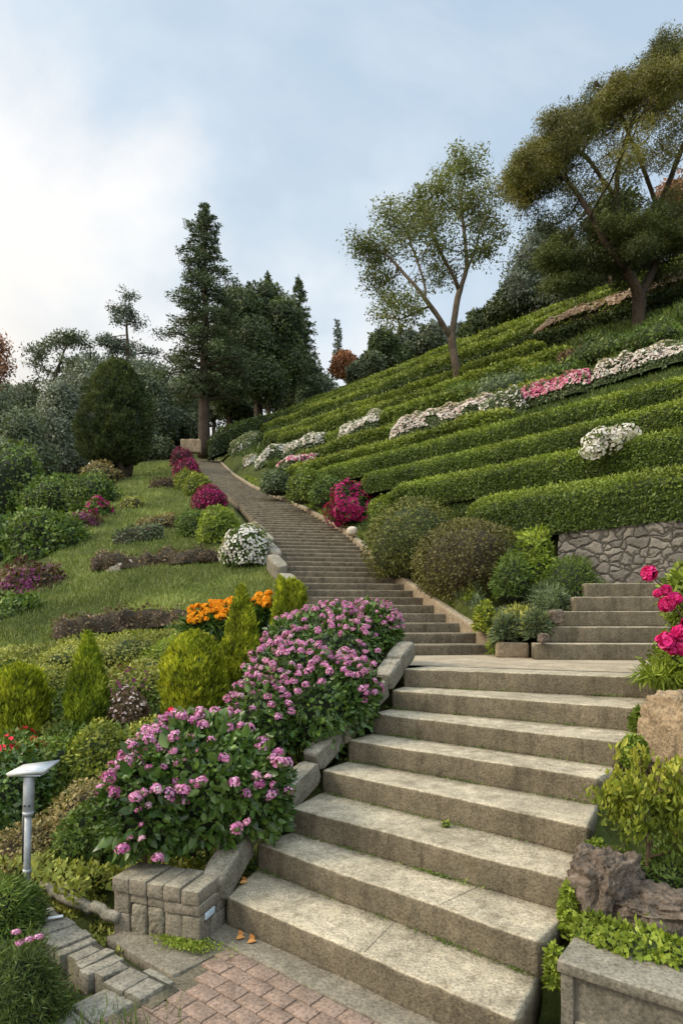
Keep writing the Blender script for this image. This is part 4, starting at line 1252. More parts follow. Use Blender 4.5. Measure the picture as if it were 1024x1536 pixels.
def pink_bush(label, blobs, nleaf, lsize, nheads, seed, face, hs=1.0, front_heads=()):
    c0 = np.array(blobs[0][0])
    o_ = thing('pink_flowering_bush', label, 'flowering bush', (c0[0], c0[1], c0[2] - blobs[0][1][2]), 'pink flowering bushes along the left of the granite steps')
    m_ = MB()
    tot = sum(b_[2] for b_ in blobs)
    for bi_, (c, r, wgt) in enumerate(blobs):
        nn = int(nleaf * wgt / tot)
        blob(m_, c, r, nn, lsize, .16, 2.4, T_OVATE, .62, .32, .55, .25, -.75, 0, 1, .74, seed + bi_, 0, .25)
        blob(m_, c, np.array(r) * 1.0, nn // 3, lsize * .6, .20, 3.0, T_OVATE, .6, .1, .9, 0, -.2, 0, None, .8, seed + bi_, .25)
    m_.build('foliage', [L['bush_dark'], MAT['core']], o_)
    m_ = MB()
    for (c, r, wgt) in blobs:
        for _ in range(int(7 * wgt)):
            a = rng.random() * 6.28
            e_ = np.array(c) + np.array([math.cos(a) * r[0] * .6, math.sin(a) * r[1] * .6, r[2] * .3])
            b_ = np.array(c) + np.array([math.cos(a) * r[0] * .15, math.sin(a) * r[1] * .15, -r[2] * 1.05])
            polytube(m_, [b_, (b_ + e_) / 2 + rng.normal(size=3) * .04, e_], [.012, .010, .006], 6)
    m_.build('stem', MAT['stem'], o_)
    pts_, nn_ = [], []
    for bi_, (c, r, wgt) in enumerate(blobs):
        P_, N_ = blob_pts(c, r, int(nheads * wgt / tot * 3), .16, 2.4, seed + bi_, .12, face, 1.06)
        pts_.append(P_); nn_.append(N_)
    P_ = np.concatenate(pts_); N_ = np.concatenate(nn_)
    # heads gather in drifts and keep to the outside of the joined mounds
    ok = np.ones(len(P_), bool)
    for (c, r, wgt) in blobs:
        ok &= np.linalg.norm((P_ - np.array(c)) / np.array(r), axis=1) > .90
    drift = vn(P_, 3.2, seed + 9) + .55 * N_[:, 2] + .25 * rng.normal(size=len(P_))
    idx = np.nonzero(ok)[0]; idx = idx[np.argsort(-drift[idx])]
    take = []
    for i_ in idx:
        if all(np.linalg.norm(P_[i_] - P_[j_]) > .055 * hs for j_ in take):
            take.append(i_)
        if len(take) >= nheads - len(front_heads):
            break
    P_ = [np.array(p_) for p_ in front_heads] + list(P_[take])
    if len(P_) > 100:
        m_ = MB()
        for p_ in P_[100:]:
            D = rdir(60); D = D[D[:, 2] > -.4]
            scatter(m_, T_FLOWER, np.array(p_) + D * .040 * hs * (1 - .3 * rng.random((len(D), 1))), D + rdir(len(D)) * .25, rdir(len(D)), .023 * hs, 1.0, 0)
        struct(m_.build('more_flower_heads', L['pink'], o_), 'stuff')
    org = np.array(o_.location)
    first = {}
    for i_, p_ in enumerate(P_[:100]):
        me = HEADS[int(rng.integers(0, 7))]
        ob = bpy.data.objects.new('flower_head', me); COL.objects.link(ob); ob.parent = o_
        ob.location = [float(v) for v in (p_ - org)]; ob.rotation_euler = (rng.normal() * .5, rng.normal() * .5, rng.random() * 6.28)
        sc_ = hs * (.50 + .62 * rng.random()); ob.scale = (sc_, sc_, sc_)
    return o_


p1c = at(292, 1180, 4.05)
fh1 = [at(*q_) for q_ in ((212, 1237, 3.58), (213, 1258, 3.58), (195, 1257, 3.60), (184, 1273, 3.62), (237, 1287, 3.60), (355, 1242, 3.65), (371, 1233, 3.66), (409, 1177, 3.85), (402, 1165, 3.85), (420, 1145, 3.9), (385, 1163, 3.85), (290, 1174, 3.62), (204, 1196, 3.62), (216, 1188, 3.62), (237, 1185, 3.62), (420, 1127, 3.95), (385, 1118, 3.85))]
pink_bush('lavender pink flowering bush with large dark leaves behind the block planter',
          [(p1c + [0, .12, -.02], (.50, .42, .43), 1.0), (at(225, 1215, 3.95), (.30, .28, .36), .5), (at(375, 1190, 4.15), (.28, .26, .36), .45), (at(300, 1125, 4.25), (.40, .30, .24), .5)],
          7600, .062, 120, 21, (0, -1, .3), .95, fh1)
p2c = at(450, 1065, 5.05)
pink_bush('middle pink flowering bush, thickly covered in blooms beside the upper granite steps',
          [(p2c + [0, .15, -.03], (.50, .45, .42), 1.0), (at(395, 1080, 4.95), (.28, .28, .34), .4), (at(520, 1045, 5.3), (.26, .28, .34), .45), (at(440, 1010, 5.3), (.38, .3, .26), .5)],
          8000, .050, 185, 31, (0, -1, .3), .80)
p3c = at(505, 955, 6.3)
pink_bush('topmost pink flowering bush at the left edge of the landing',
          [(p3c + [0, .2, -.02], (.55, .5, .36), 1.0), (at(560, 950, 6.35), (.28, .28, .32), .5), (at(440, 965, 6.3), (.28, .3, .28), .35), (at(500, 990, 6.0), (.5, .3, .35), .4)],
          6600, .052, 165, 41, (0, -1, .3), .80)

# ---- golden thujas
def thuja(label, px, py_top, py_base, w_px, Y, prof, n=9000, leaf='thuja', size=.05, lean=0, seed=1):
    g = at(px, py_base, Y); h_ = (py_base - py_top) / F * Y; rw = w_px / F * Y / 2
    o_ = thing('golden_thuja', label, 'conifer shrub', g, 'golden thujas below the lawn')
    m_ = MB(); revolve(m_, g, h_, ([0, .08, .3, .6, .8, .93, 1.0], [v * rw for v in prof]), n, size, .36, 4.4, seed, 1.2, .34, T_DIA, 0, 1, .84, (lean, 0))
    # soft tips that stand proud of the outline
    m_.build('foliage', [L[leaf], MAT['core_mid']], o_)
    m_ = MB(); polytube(m_, [g - [0, 0, .25], g + [0, 0, .15 * h_]], [.03, .025], 6); m_.build('trunk', MAT['stem'], o_)
    return o_


CONE = [.72, .92, 1.0, .72, .42, .18, .02]; EGG = [.78, .95, 1.0, .93, .74, .46, .06]
thuja('slim pointed golden thuja standing alone at the left', 132, 950, 1100, 60, 6.3, CONE, 9000, 'thuja_dk', .05, 0, 3)
thuja('broad egg shaped golden thuja left of the middle pink bush', 291, 950, 1072, 90, 6.4, EGG, 12000, 'thuja', .05, 0, 5)
thuja('slim pointed golden thuja between the marigolds and the pink bushes', 362, 880, 1020, 54, 6.9, CONE, 9000, 'thuja', .05, -.0, 7)
thuja('loose rounded golden thuja at the left edge of the photo', 28, 1000, 1105, 82, 6.2, [.7, .9, 1, .95, .78, .55, .1], 9500, 'thuja', .055, 0, 9)
thuja('blunt golden thuja at the foot of the long stairway', 437, 872, 958, 44, 7.9, [.8, .95, 1, .92, .85, .62, .1], 7000, 'thuja', .055, 0, 11)
thuja('thin golden thuja spire leaning on the blunt one by the stairway', 417, 868, 952, 18, 7.7, [.8, .95, 1, .85, .6, .35, .05], 3000, 'thuja', .05, .04, 12)

# ---- ground cover on the left bank (uncountable)
x = rng.uniform(-7.5, .8, 170000); y = rng.uniform(3.3, 10.8, 170000)
s, d = sd(x, y); dl = -(x + .684) * .861 + (y - 3.74) * .508
P = np.stack([x, y, x * 0], 1)
hgt = .16 + .13 * fbm(P, 1.1, 66) + .06 * fbm(P, 4, 67)
wallside = (x + 1.85) * .60 + (y - 3.8) * .80
k = (s < 2.1 + .3 * vn(P, 1, 5)) & (dl > .22) & (x > -.7 * y) & (wallside > .10) & ~((x > -1.55) & (y < 3.95))
x, y, hgt = x[k], y[k], hgt[k]; nb = len(x)
zt_ = H(x, y); P = np.stack([x, y, zt_ + np.maximum(hgt, .03) * (1 - .45 * rng.random(nb) ** 2)], 1)
tone = fbm(P, .9, 71)
mb = MB()
yel = tone > -.12
for sel, mi in ((yel, 0), (~yel, 1)):
    leaves(mb, P[sel], np.tile([0, -.3, 1.0], (sel.sum(), 1)), .042, .6, .7, 0, T_DIA, mi, np.clip(.45 + .25 * rng.normal(size=sel.sum()) + .35 * vn(P[sel], 2.2, 73), 0, 1))
struct(tag(mb.build('ground_cover', [L['cover'], L['bush_mid']]), 'yellow green creeping shrubs covering the bank around the golden thujas', 'ground cover'), 'stuff')

# ---- shrubs on the left bank
pbush('yellow_shrub', 'soft yellow green rounded shrub left of the lavender pink bush', 'shrub', 150, 1090, 1195, 120, 'yellow', 6000, .035, Y=5.3, core='core_mid', seed=4, amp=.25)
pbush('tan_shrub', 'tan dry twiggy shrub between the lamp and the pink bush', 'shrub', 140, 1175, 1300, 150, 'dry', 6500, .030, Y=4.7, core='core_brown', seed=6, amp=.3)
pbush('green_shrub', 'dark green shrub behind the block planter, left side', 'shrub', 130, 1210, 1330, 100, 'bush_mid', 4200, .034, Y=4.35, seed=7, amp=.3)
pbush('green_shrub', 'dark green shrub behind the head of the garden lamp', 'shrub', 60, 1110, 1260, 130, 'bush_mid', 5200, .042, Y=5.2, seed=8, amp=.3)
pbush('green_shrub', 'dark shrub at the left edge above the lamp', 'shrub', 8, 1130, 1270, 110, 'bush_dark', 4000, .045, Y=4.9, seed=9, amp=.3)
pbush('tan_shrub', 'low dry shrub behind the lamp post foot', 'shrub', 40, 1230, 1345, 130, 'dry', 5000, .028, Y=4.45, core='core_brown', seed=10, amp=.3)
pbush('olive_shrub', 'low olive shrub between the slim and the broad thuja', 'shrub', 200, 1005, 1090, 110, 'cover', 4500, .036, Y=6.9, core='core_mid', seed=12, amp=.3, flowers='purple', nf=160, fsize=.04)
pbush('red_flowered_shrub', 'small shrub with red blooms behind the lavender pink bush', 'shrub', 262, 1068, 1120, 62, 'bush_mid', 1800, .036, Y=5.5, seed=13, flowers='red', nf=120, fsize=.05, fmin=.25)
pbush('red_flowered_shrub', 'leafy plant with red blooms at the left edge under the thuja', 'shrub', 22, 1098, 1165, 80, 'bush_mid', 2200, .045, Y=5.4, seed=14, flowers='red', nf=60, fsize=.07, fmin=.3)
pbush('olive_shrub', 'mounded olive shrub on the bank below the marigolds', 'shrub', 235, 985, 1050, 130, 'cover', 4200, .038, Y=7.6, core='core_mid', seed=15, amp=.3)
pbush('pink_white_flowered_shrub', 'low shrub with pink and white specks right of the slim thuja', 'shrub', 190, 1035, 1105, 60, 'redbrown', 2000, .034, Y=6.2, core='core_brown', seed=16, flowers='palepink', nf=150, fsize=.024)

for i_, (px_, pt_, pb2, wp, lf_, lb) in enumerate((
        (110, 962, 1008, 110, 'cover', 'spreading yellow green mound above the slim thuja at the left'),
        (190, 955, 1000, 120, 'cover', 'spreading yellow green mound just below the lower shrub row, middle one'),
        (262, 958, 1002, 90, 'lime', 'bright green mound just left of the marigold clump foot'),
        (225, 1005, 1050, 100, 'cover', 'low olive mound left of the broad egg shaped thuja'),
        (70, 1000, 1050, 90, 'cover', 'low olive mound between the loose thuja and the slim thuja'),
        (180, 1050, 1100, 80, 'bush_mid', 'green mound right of the slim thuja foot'),
        (95, 1090, 1140, 90, 'bush_mid', 'green mound at the foot of the slim left thuja'),
        (228, 1080, 1130, 80, 'cover', 'yellowish mound behind the top of the lavender pink bush'))):
    pbush('mound_shrub', lb, 'shrub', px_, pt_, pb2, wp, lf_, 3600, .036, seed=400 + i_, amp=.38, core='core_mid', zmin=-.2)
# lower left corner
pbush('rosemary_bush', 'feathery grey green bush filling the lower left corner', 'bush', 18, 1432, 1600, 130, 'grassdk', 14000, .030, Y=2.75, seed=17, amp=.42, freq=3.2, aspect=.17, lift=.55, tpl=T_DIA)
pbush('rosemary_bush', 'feathery dark bush at the left edge below the lamp', 'bush', -8, 1325, 1440, 120, 'bush_mid', 9000, .036, Y=3.45, seed=18, amp=.2, aspect=.16, lift=.9)
gt = thing('grass_tuft', 'tuft of long bright grass between the low wall and the corner bush', 'grass tuft', at(165, 1530, 2.72))
nb = 1500; c = at(160, 1525, 2.75)
P = c + np.stack([rng.normal(size=nb) * .13, rng.normal(size=nb) * .09, -np.abs(rng.normal(size=nb)) * .03], 1); P[:, 2] = -.15
A = np.stack([rng.normal(size=nb) * .55 - .1, rng.normal(size=nb) * .45 - .2, np.ones(nb)], 1)
mb = MB(); scatter(mb, T_BLADE, P, A, rdir(nb), .17 * (1 + .3 * rng.normal(size=nb)).clip(.4, 1.7), .06, 0); mb.build('blades', L['bush_mid'], gt)
o = thing('pink_flower', 'small pink blossom cluster on the corner bush by the low wall', 'flower', at(47, 1418, 2.95))
for q_ in ((30, 1414), (44, 1409), (58, 1405), (24, 1398)):
    ob = bpy.data.objects.new('flower_head', HEADS[int(rng.integers(3))]); COL.objects.link(ob); ob.parent = o
    v = at(*q_, 2.72) - np.array(o.location); ob.location = [float(a) for a in v]; ob.scale = (.42, .42, .3)
mb = MB(); c = np.array(o.location); polytube(mb, [c + [0, .0, -.2], c + [0, -.1, -.03], c + [-.01, -.2, .02]], .004, 5); mb.build('stem', MAT['greenstem'], o)

x = rng.uniform(-3.2, -.3, 60000); y = rng.uniform(2.0, 4.2, 60000)
ws = (x + 1.85) * .60 + (y - 3.8) * .80; rel = np.stack([x, y], 1) - O0
k = (ws < -.16) & (rel @ eS < .0) & (x > -.62 * y - .2)
x, y = x[k], y[k]; nb = len(x)
P = np.stack([x, y, H(x, y) + .02 + (.05 + .06 * fbm(np.stack([x, y, x * 0], 1), 5, 33)).clip(0) * rng.random(nb)], 1)
mb = MB(); leaves(mb, P, np.tile([-.1, -.4, 1.0], (nb, 1)), .030, .35, .9, 0, T_DIA, 0)
struct(tag(mb.build('ground_cover', L['grassdk']), 'dark green low plants in the corner bed below the low stone wall', 'ground cover'), 'stuff')
x = rng.uniform(-2.1, -1.2, 6000); y = rng.uniform(3.3, 4.3, 6000)
ws = (x + 1.85) * .60 + (y - 3.8) * .80; k = (ws > .10) & (ws < .55) & (vn(np.stack([x, y, x * 0], 1), 7, 3) > -.3)
x, y = x[k], y[k]; nb = len(x)
P = np.c_[x, y, H(x, y) + .01 + .03 * rng.random(nb)]
mb = MB(); leaves(mb, P, np.tile([-.1, -.4, 1.0], (nb, 1)), .022, .5, .9, 0, T_DIA, 0)
struct(tag(mb.build('moss', L['cover']), 'mossy low growth between the low stone wall and the edging strip', 'moss'), 'stuff')
# moss at planter foot
mb = MB(); nb = 1600
P = np.stack([rng.normal(size=nb) * .10, rng.normal(size=nb) * .035], 1)
P2 = (C0 + g1 * -.03 - e1 * .06)[None] + e1 * P[:, :1] + g1 * P[:, 1:]
P = np.c_[P2, .012 + .02 * rng.random(nb)]
leaves(mb, P, np.tile([0, 0, 1.], (nb, 1)), .014, .6, .8, 0); struct(tag(mb.build('moss', L['lime']), 'bright green moss at the foot of the block planter', 'moss'), 'stuff')

# fallen leaves on the steps
lf = [((-.60, 3.56, .008), 'pair of brown leaves fallen at the planter corner'), ((-.53, 3.52, .008), 'orange leaf on the paving by the bottom step'), (tuple(SP[1][0] + [.05, .10, .012]), 'orange leaf fallen on the second granite step'), (tuple(SP[2][0] + [.02, .12, .012]), 'curled orange leaf on the third granite step'), (tuple(SP[0][0] + [.05, .16, .012]), 'brown leaf on the left end of the bottom step')]
for p_, lb in lf:
    mb = MB(); P = np.array([p_, np.array(p_) + [.03, .02, .004]]); scatter(mb, T_OVATE, P, np.array([[1, .3, .15], [-.4, 1, .2]]), np.array([[0, 1, .2], [1, 0, .3]]), .055, .7, 0)
    tag(mb.build('fallen_leaf', L['leaf_litter'], org=p_), lb, 'leaf', 'fallen leaves at the left of the steps')

# moss and grit in the inner corners of the granite steps
mb = MB()
for k in range(2, 9):
    Lf, Rf = SP[k - 1]
    for _ in range(16):
        f_ = rng.random() ** 1.5 if rng.random() < .6 else rng.random()
        c_ = Lf[:2] + (Rf[:2] - Lf[:2]) * f_; n_ = int(10 + 50 * rng.random() ** 2)
        w_ = .03 + .09 * rng.random()
        o2 = rng.normal(size=(n_, 1)) * w_ * eS + np.abs(rng.normal(size=(n_, 1))) * .010 * -gS
        P = np.c_[c_ + o2 - gS * .004, np.full(n_, RISE * (k - 1) + .004) + np.abs(rng.normal(size=n_)) * .006]
        leaves(mb, P, np.tile([-.2, -.4, 1.], (n_, 1)), .010, .7, .6, 0)
struct(tag(mb.build('moss', L['bush_mid']), 'thin moss and tiny weeds in the inner corners of the granite steps', 'moss'), 'stuff')

# ---- marigolds
g = gp(320, 955, 5)
g = at(325, 948, 8.2)
o = thing('marigold_clump', 'clump of bright orange marigolds at the lawn edge behind the slim thuja', 'flowers', g)
mb = MB()
for (px_, py_, rx) in ((315, 930, .30), (365, 925, .30), (395, 915, .2)):
    blob(mb, at(px_, py_ + 8, 8.3), (rx, .25, .17), 900, .13, .2, 2.2, T_BLADE, .22, .4, .9, .1, -.6, 0, 1, .7)
mb.build('foliage', [L['bush_dark'], MAT['core']], o)
heads = []
for _ in range(4):
    m_ = MB(); D = rdir(50); D = D[D[:, 2] > -.1]
    scatter(m_, T_FLOWER, D * .036 * [1, 1, .7], D, rdir(len(D)), .04, 1.0, 0); heads.append(m_.mesh('marigold_head', [L['orange']]))
cnt = 0
while cnt < 88:
    px_ = 282 + 124 * rng.random(); t = (px_ - 282) / 124
    top = 908 - 20 * t; py_ = top + rng.random() ** 1.2 * (26 if t < .62 else 20)
    if 336 < px_ < 384 and False:
        continue
    ob = bpy.data.objects.new('flower_head', heads[cnt % 4]); COL.objects.link(ob); ob.parent = o
    v = at(px_, py_, 8.02 + .25 * (1 - (py_ - top) / 26)) - g
    ob.location = [float(a) for a in v]; ob.rotation_euler = (rng.normal() * .4, rng.normal() * .4, rng.random() * 6); sc_ = .9 + .45 * rng.random(); ob.scale = (sc_,) * 3
    cnt += 1

# ---- low shrub rows across the lawn
def row(name, label, pa, pb, w_, h_, leaf, size, dens=500, core='core_brown', flowers=None, nf=0, fs=.05, amp=.3, seed=1, power=2.2, freq=1.6, cat='low hedge', group=None, top_rnd=.25, fpart='blossoms', endr=1.0, pmin=.1, pmax=.9, part='foliage', aspect=.6, tilt=0., side_rnd=.8):
    pts_ = np.array([pa, pb], float) if len(np.shape(pa)) == 1 else np.array(pa)
    o_ = thing(name, label, cat, pts_.mean(0), group)
    m_ = MB(); hedge(m_, pts_, w_, h_, dens, size, power, amp, freq, seed, 0, 1, aspect, top_rnd=top_rnd, endr=endr, tilt=tilt, side_rnd=side_rnd)
    m_.build(part, [L[leaf], MAT[core]], o_)
    if flowers:
        P_, N_ = hedge(None, pts_, w_, h_, 0, 0, power, amp, freq, seed, pts_only=True, n_pts=nf, pmin=pmin, pmax=pmax, endr=endr, z_out=1.02)
        fl = flowers if isinstance(flowers, (list, tuple)) else [flowers]
        ok = vn(P_, 2.0, seed + 50) > -.5; P_, N_ = P_[ok], N_[ok]
        sel = rng.integers(0, len(fl), len(P_)); m_ = MB()
        for q_ in range(len(fl)):
            ss = sel == q_; nn = ss.sum()
            scatter(m_, T_FLOWER, P_[ss], N_[ss] + rdir(nn) * .4, rdir(nn), fs * (1 + .25 * rng.normal(size=nn)).clip(.5, 1.6), 1.0, q_)
        struct(m_.build(fpart, [L[f_] for f_ in fl], o_), 'stuff')
    return o_


row('shrub_row', 'upper row of low dark shrubs with stones across the lawn below the white bush', gp(138, 858), gp(330, 842), .6, .34, 'redbrown', .045, 620, seed=3, amp=.85, freq=2.6, power=2)
row('shrub_row', 'lower row of low reddish shrubs across the lawn above the ground cover', [gp(80, 962), gp(150, 950), gp(285, 935)], None, .6, .30, 'redbrown', .042, 800, seed=4, amp=.85, freq=2.4, power=2)
row('shrub_row', 'short row of grey green shrubs on the upper lawn', gp(170, 818), gp(245, 808), .6, .4, 'grey_green', .07, 500, seed=5, amp=.4)
row('shrub_row', 'short row of brownish shrubs on the lawn left of the two round green bushes', gp(205, 800), gp(262, 790), .7, .45, 'dry', .07, 450, seed=6, amp=.4)
row('shrub_row', 'thin dark shrub row high on the lawn beside the yellow green balls', gp(225, 735), gp(262, 732), .7, .5, 'redbrown', .09, 300, seed=7, amp=.4)
row('shrub_row', 'faint row of pale shrubs on the middle lawn', gp(180, 765), gp(215, 760), .8, .4, 'cover', .09, 300, seed=8, amp=.4)
pbush('red_salvia', 'small red salvia plant in the lower shrub row, right one', 'flower plant', 238, 922, 937, 9, 'red', 220, .045, seed=3)
pbush('red_salvia', 'small red salvia plant in the lower shrub row, left one', 'flower plant', 194, 926, 938, 7, 'red', 200, .045, seed=4)
pbush('pale_pink_plant', 'small pale pink flowering plant at the left end of the lower shrub row', 'flower plant', 136, 924, 938, 16, 'palepink', 260, .045, seed=5)

# ---- round bushes along the left edge of the stairway
edge_b = [
    ('white_flowered_bush', 'round bush covered in white flowers at the left stairway edge', 367, 787, 850, 74, 'bush_mid', 4200, .05, 'whitef', 1300, .050),
    ('round_bush', 'round bright green bush just behind the white flowered bush', 327, 757, 815, 62, 'lime', 4200, .06, None, 0, 0),
    ('round_bush', 'round green bush with rusty tips left of the bright green one', 287, 764, 805, 48, 'bush_mid', 3000, .06, None, 0, 0),
    ('purple_bush', 'low round magenta purple bush at the stairway edge', 313, 729, 765, 50, 'maroon', 4200, .06, 'azalea', 500, .07),
    ('round_bush', 'round yellow green bush in front of its twin at the stairway edge', 296, 711, 745, 42, 'yellow', 2600, .09, None, 0, 0),
    ('round_bush', 'round yellow green bush behind its twin and below the maroon bushes', 281, 703, 735, 40, 'yellow', 2400, .09, None, 0, 0),
    ('purple_bush', 'maroon bush with magenta blooms above the yellow green pair', 279, 687, 718, 36, 'maroon', 3200, .08, 'azalea', 350, .10),
    ('purple_bush', 'dark maroon bush highest along the left stairway edge', 272, 671, 700, 34, 'maroon', 2000, .12, None, 0, 0),
    ('pale_bush', 'pale green bush with whitish blooms by the head of the stairway', 265, 653, 676, 24, 'grey_green', 1400, .12, 'whitef', 160, .16),
    ('round_bush', 'round olive topiary bush beside the tall conifer trunk', 286, 631, 660, 28, 'yellow', 1800, .14, None, 0, 0),
]
for i_, (nm, lb, px_, pt_, pb_, wp, lf_, n_, sz, fl, nf, fs) in enumerate(edge_b):
    dd = 1.35
    # stand beside the stair edge: choose depth where the ground meets this row
    pbush(nm, lb, 'bush', px_, pt_, pb_, wp, lf_, n_, sz, flowers=fl, nf=nf, fsize=fs, fmin=-.35, seed=20 + i_, amp=.24, core='core_mid' if lf_ in ('yellow', 'lime') else 'core', group='round bushes along the left edge of the long stairway')

# ---- valley shrubs at left
vs = [
    ('large_shrub', 'large olive green shrub left of the lawn below the magenta bushes', 65, 760, 850, 125, 'bush_mid', 6500, .12, None, 0, 0, 17),
    ('purple_flowered_shrub', 'broad dusky shrub with purple blooms at the left below the olive shrub', 40, 842, 935, 125, 'redbrown', 5200, .09, 'purple', 1100, .06, 12.5),
    ('large_shrub', 'dark green shrub at the lower left edge under the purple shrub', 15, 890, 985, 110, 'bush_mid', 5000, .09, None, 0, 0, 10.8),
    ('magenta_shrub', 'magenta flowering shrub at the left edge of the lawn, upper one', 145, 745, 790, 42, 'bush_mid', 2200, .10, 'azalea', 420, .09, 22),
    ('purple_flowered_shrub', 'dusky pink flowering shrub just below the magenta one by the lawn', 122, 765, 812, 60, 'redbrown', 2600, .10, 'purple', 600, .08, 20),
    ('green_shrub', 'feathery green shrub between the round cypress and the magenta shrub', 135, 708, 760, 76, 'bush_mid', 3600, .12, None, 0, 0, 26),
    ('green_shrub', 'olive shrub left of the round cypress foot', 70, 715, 770, 90, 'bush_mid', 3600, .14, None, 0, 0, 28),
    ('green_shrub', 'rounded green shrub at the far left of the valley', 10, 660, 775, 100, 'bush_mid', 4000, .17, None, 0, 0, 30),
    ('green_shrub', 'grey brown shrub right behind the round cypress trunk', 148, 690, 725, 60, 'dry', 2200, .15, None, 0, 0, 36),
    ('green_shrub', 'dark shrub at the left edge beside the olive shrub', -5, 770, 870, 80, 'bush_dark', 3600, .12, None, 0, 0, 19),
    ('green_shrub', 'small green shrub at the lawn edge above the magenta shrub', 92, 710, 745, 40, 'bush_mid', 1800, .13, None, 0, 0, 30),
]
for i_, (nm, lb, px_, pt_, pb_, wp, lf_, n_, sz, fl, nf, fs, Yv) in enumerate(vs):
    pbush(nm, lb, 'shrub', px_, pt_, pb_, wp, lf_, n_, sz, Y=Yv, flowers=fl, nf=nf, fsize=fs, fmin=-.2, seed=40 + i_, amp=.32, zmin=-.9)

# ==================================================================== CLIPPED HEDGES ON THE HILL
H_LABEL = {}


def contour(u, t0, t1, dz=0, wob=.12, seed=0, n=30):
    t = np.linspace(t0, t1, n)
    uu = u + wob * fbm(np.stack([t * .3, t * 0 + seed, t * 0], 1), 1, seed)
    p = uu[:, None] * GU + t[:, None] * GE
    return np.c_[p, np.full(n, .626 * u - 2.54 + dz - .10)]


HG = 'clipped hedges along the terraces'
# (u, t0, t1, width, height, dz, label)
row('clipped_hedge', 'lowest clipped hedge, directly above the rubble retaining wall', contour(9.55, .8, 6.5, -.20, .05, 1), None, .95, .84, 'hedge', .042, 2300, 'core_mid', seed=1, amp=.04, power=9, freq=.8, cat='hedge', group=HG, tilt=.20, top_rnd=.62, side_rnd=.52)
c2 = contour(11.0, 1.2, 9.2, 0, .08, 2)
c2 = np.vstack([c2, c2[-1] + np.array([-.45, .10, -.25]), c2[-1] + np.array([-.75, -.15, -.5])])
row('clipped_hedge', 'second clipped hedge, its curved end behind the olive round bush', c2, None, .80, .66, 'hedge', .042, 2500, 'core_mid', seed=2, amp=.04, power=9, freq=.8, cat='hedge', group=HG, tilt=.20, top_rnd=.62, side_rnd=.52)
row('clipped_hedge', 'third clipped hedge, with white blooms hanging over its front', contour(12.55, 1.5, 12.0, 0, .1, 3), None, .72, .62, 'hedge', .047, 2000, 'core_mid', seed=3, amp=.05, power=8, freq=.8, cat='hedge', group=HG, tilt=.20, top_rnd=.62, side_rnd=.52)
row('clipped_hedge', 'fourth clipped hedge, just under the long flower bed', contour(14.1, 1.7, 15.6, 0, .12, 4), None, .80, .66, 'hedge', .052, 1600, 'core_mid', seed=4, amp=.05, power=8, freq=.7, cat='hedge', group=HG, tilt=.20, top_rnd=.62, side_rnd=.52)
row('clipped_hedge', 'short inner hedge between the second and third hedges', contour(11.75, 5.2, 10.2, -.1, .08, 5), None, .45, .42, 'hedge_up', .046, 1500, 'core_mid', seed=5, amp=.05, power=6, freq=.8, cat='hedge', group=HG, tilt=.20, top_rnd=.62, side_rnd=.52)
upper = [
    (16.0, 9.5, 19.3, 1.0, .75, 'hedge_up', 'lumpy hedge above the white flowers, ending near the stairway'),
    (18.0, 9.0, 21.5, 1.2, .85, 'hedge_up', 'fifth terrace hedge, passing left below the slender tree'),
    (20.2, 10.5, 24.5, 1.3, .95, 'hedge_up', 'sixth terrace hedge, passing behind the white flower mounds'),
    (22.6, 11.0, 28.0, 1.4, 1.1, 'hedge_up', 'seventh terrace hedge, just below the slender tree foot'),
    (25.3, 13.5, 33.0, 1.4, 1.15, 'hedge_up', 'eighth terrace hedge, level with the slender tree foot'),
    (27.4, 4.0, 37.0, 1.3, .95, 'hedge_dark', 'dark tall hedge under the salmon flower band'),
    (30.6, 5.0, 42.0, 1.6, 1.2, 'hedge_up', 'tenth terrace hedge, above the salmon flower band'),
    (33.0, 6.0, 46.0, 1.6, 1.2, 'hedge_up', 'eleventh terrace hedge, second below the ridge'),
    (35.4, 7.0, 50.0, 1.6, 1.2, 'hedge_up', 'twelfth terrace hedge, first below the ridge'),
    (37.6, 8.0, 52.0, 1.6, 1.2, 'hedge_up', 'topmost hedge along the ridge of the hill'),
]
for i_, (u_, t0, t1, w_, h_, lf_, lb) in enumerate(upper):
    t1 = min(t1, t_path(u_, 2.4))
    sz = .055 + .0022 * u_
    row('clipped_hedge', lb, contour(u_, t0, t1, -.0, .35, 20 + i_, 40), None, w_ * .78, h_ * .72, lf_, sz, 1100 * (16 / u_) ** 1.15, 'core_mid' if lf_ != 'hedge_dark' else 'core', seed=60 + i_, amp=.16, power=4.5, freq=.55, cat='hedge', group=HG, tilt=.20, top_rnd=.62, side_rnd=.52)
# dark hedge behind the stair head, running right from the tall conifer
hp = [at(313, 672, 49), at(360, 655, 50), at(430, 640, 51), at(500, 618, 53)]
row('clipped_hedge', 'dark square hedge running right from the tall conifer trunk', np.array(hp) - [0, 0, .9], None, 1.6, 1.9, 'hedge_dark', .17, 160, 'core', seed=80, amp=.08, power=6, freq=.5, cat='hedge', group=HG, tilt=.20, top_rnd=.62, side_rnd=.52)

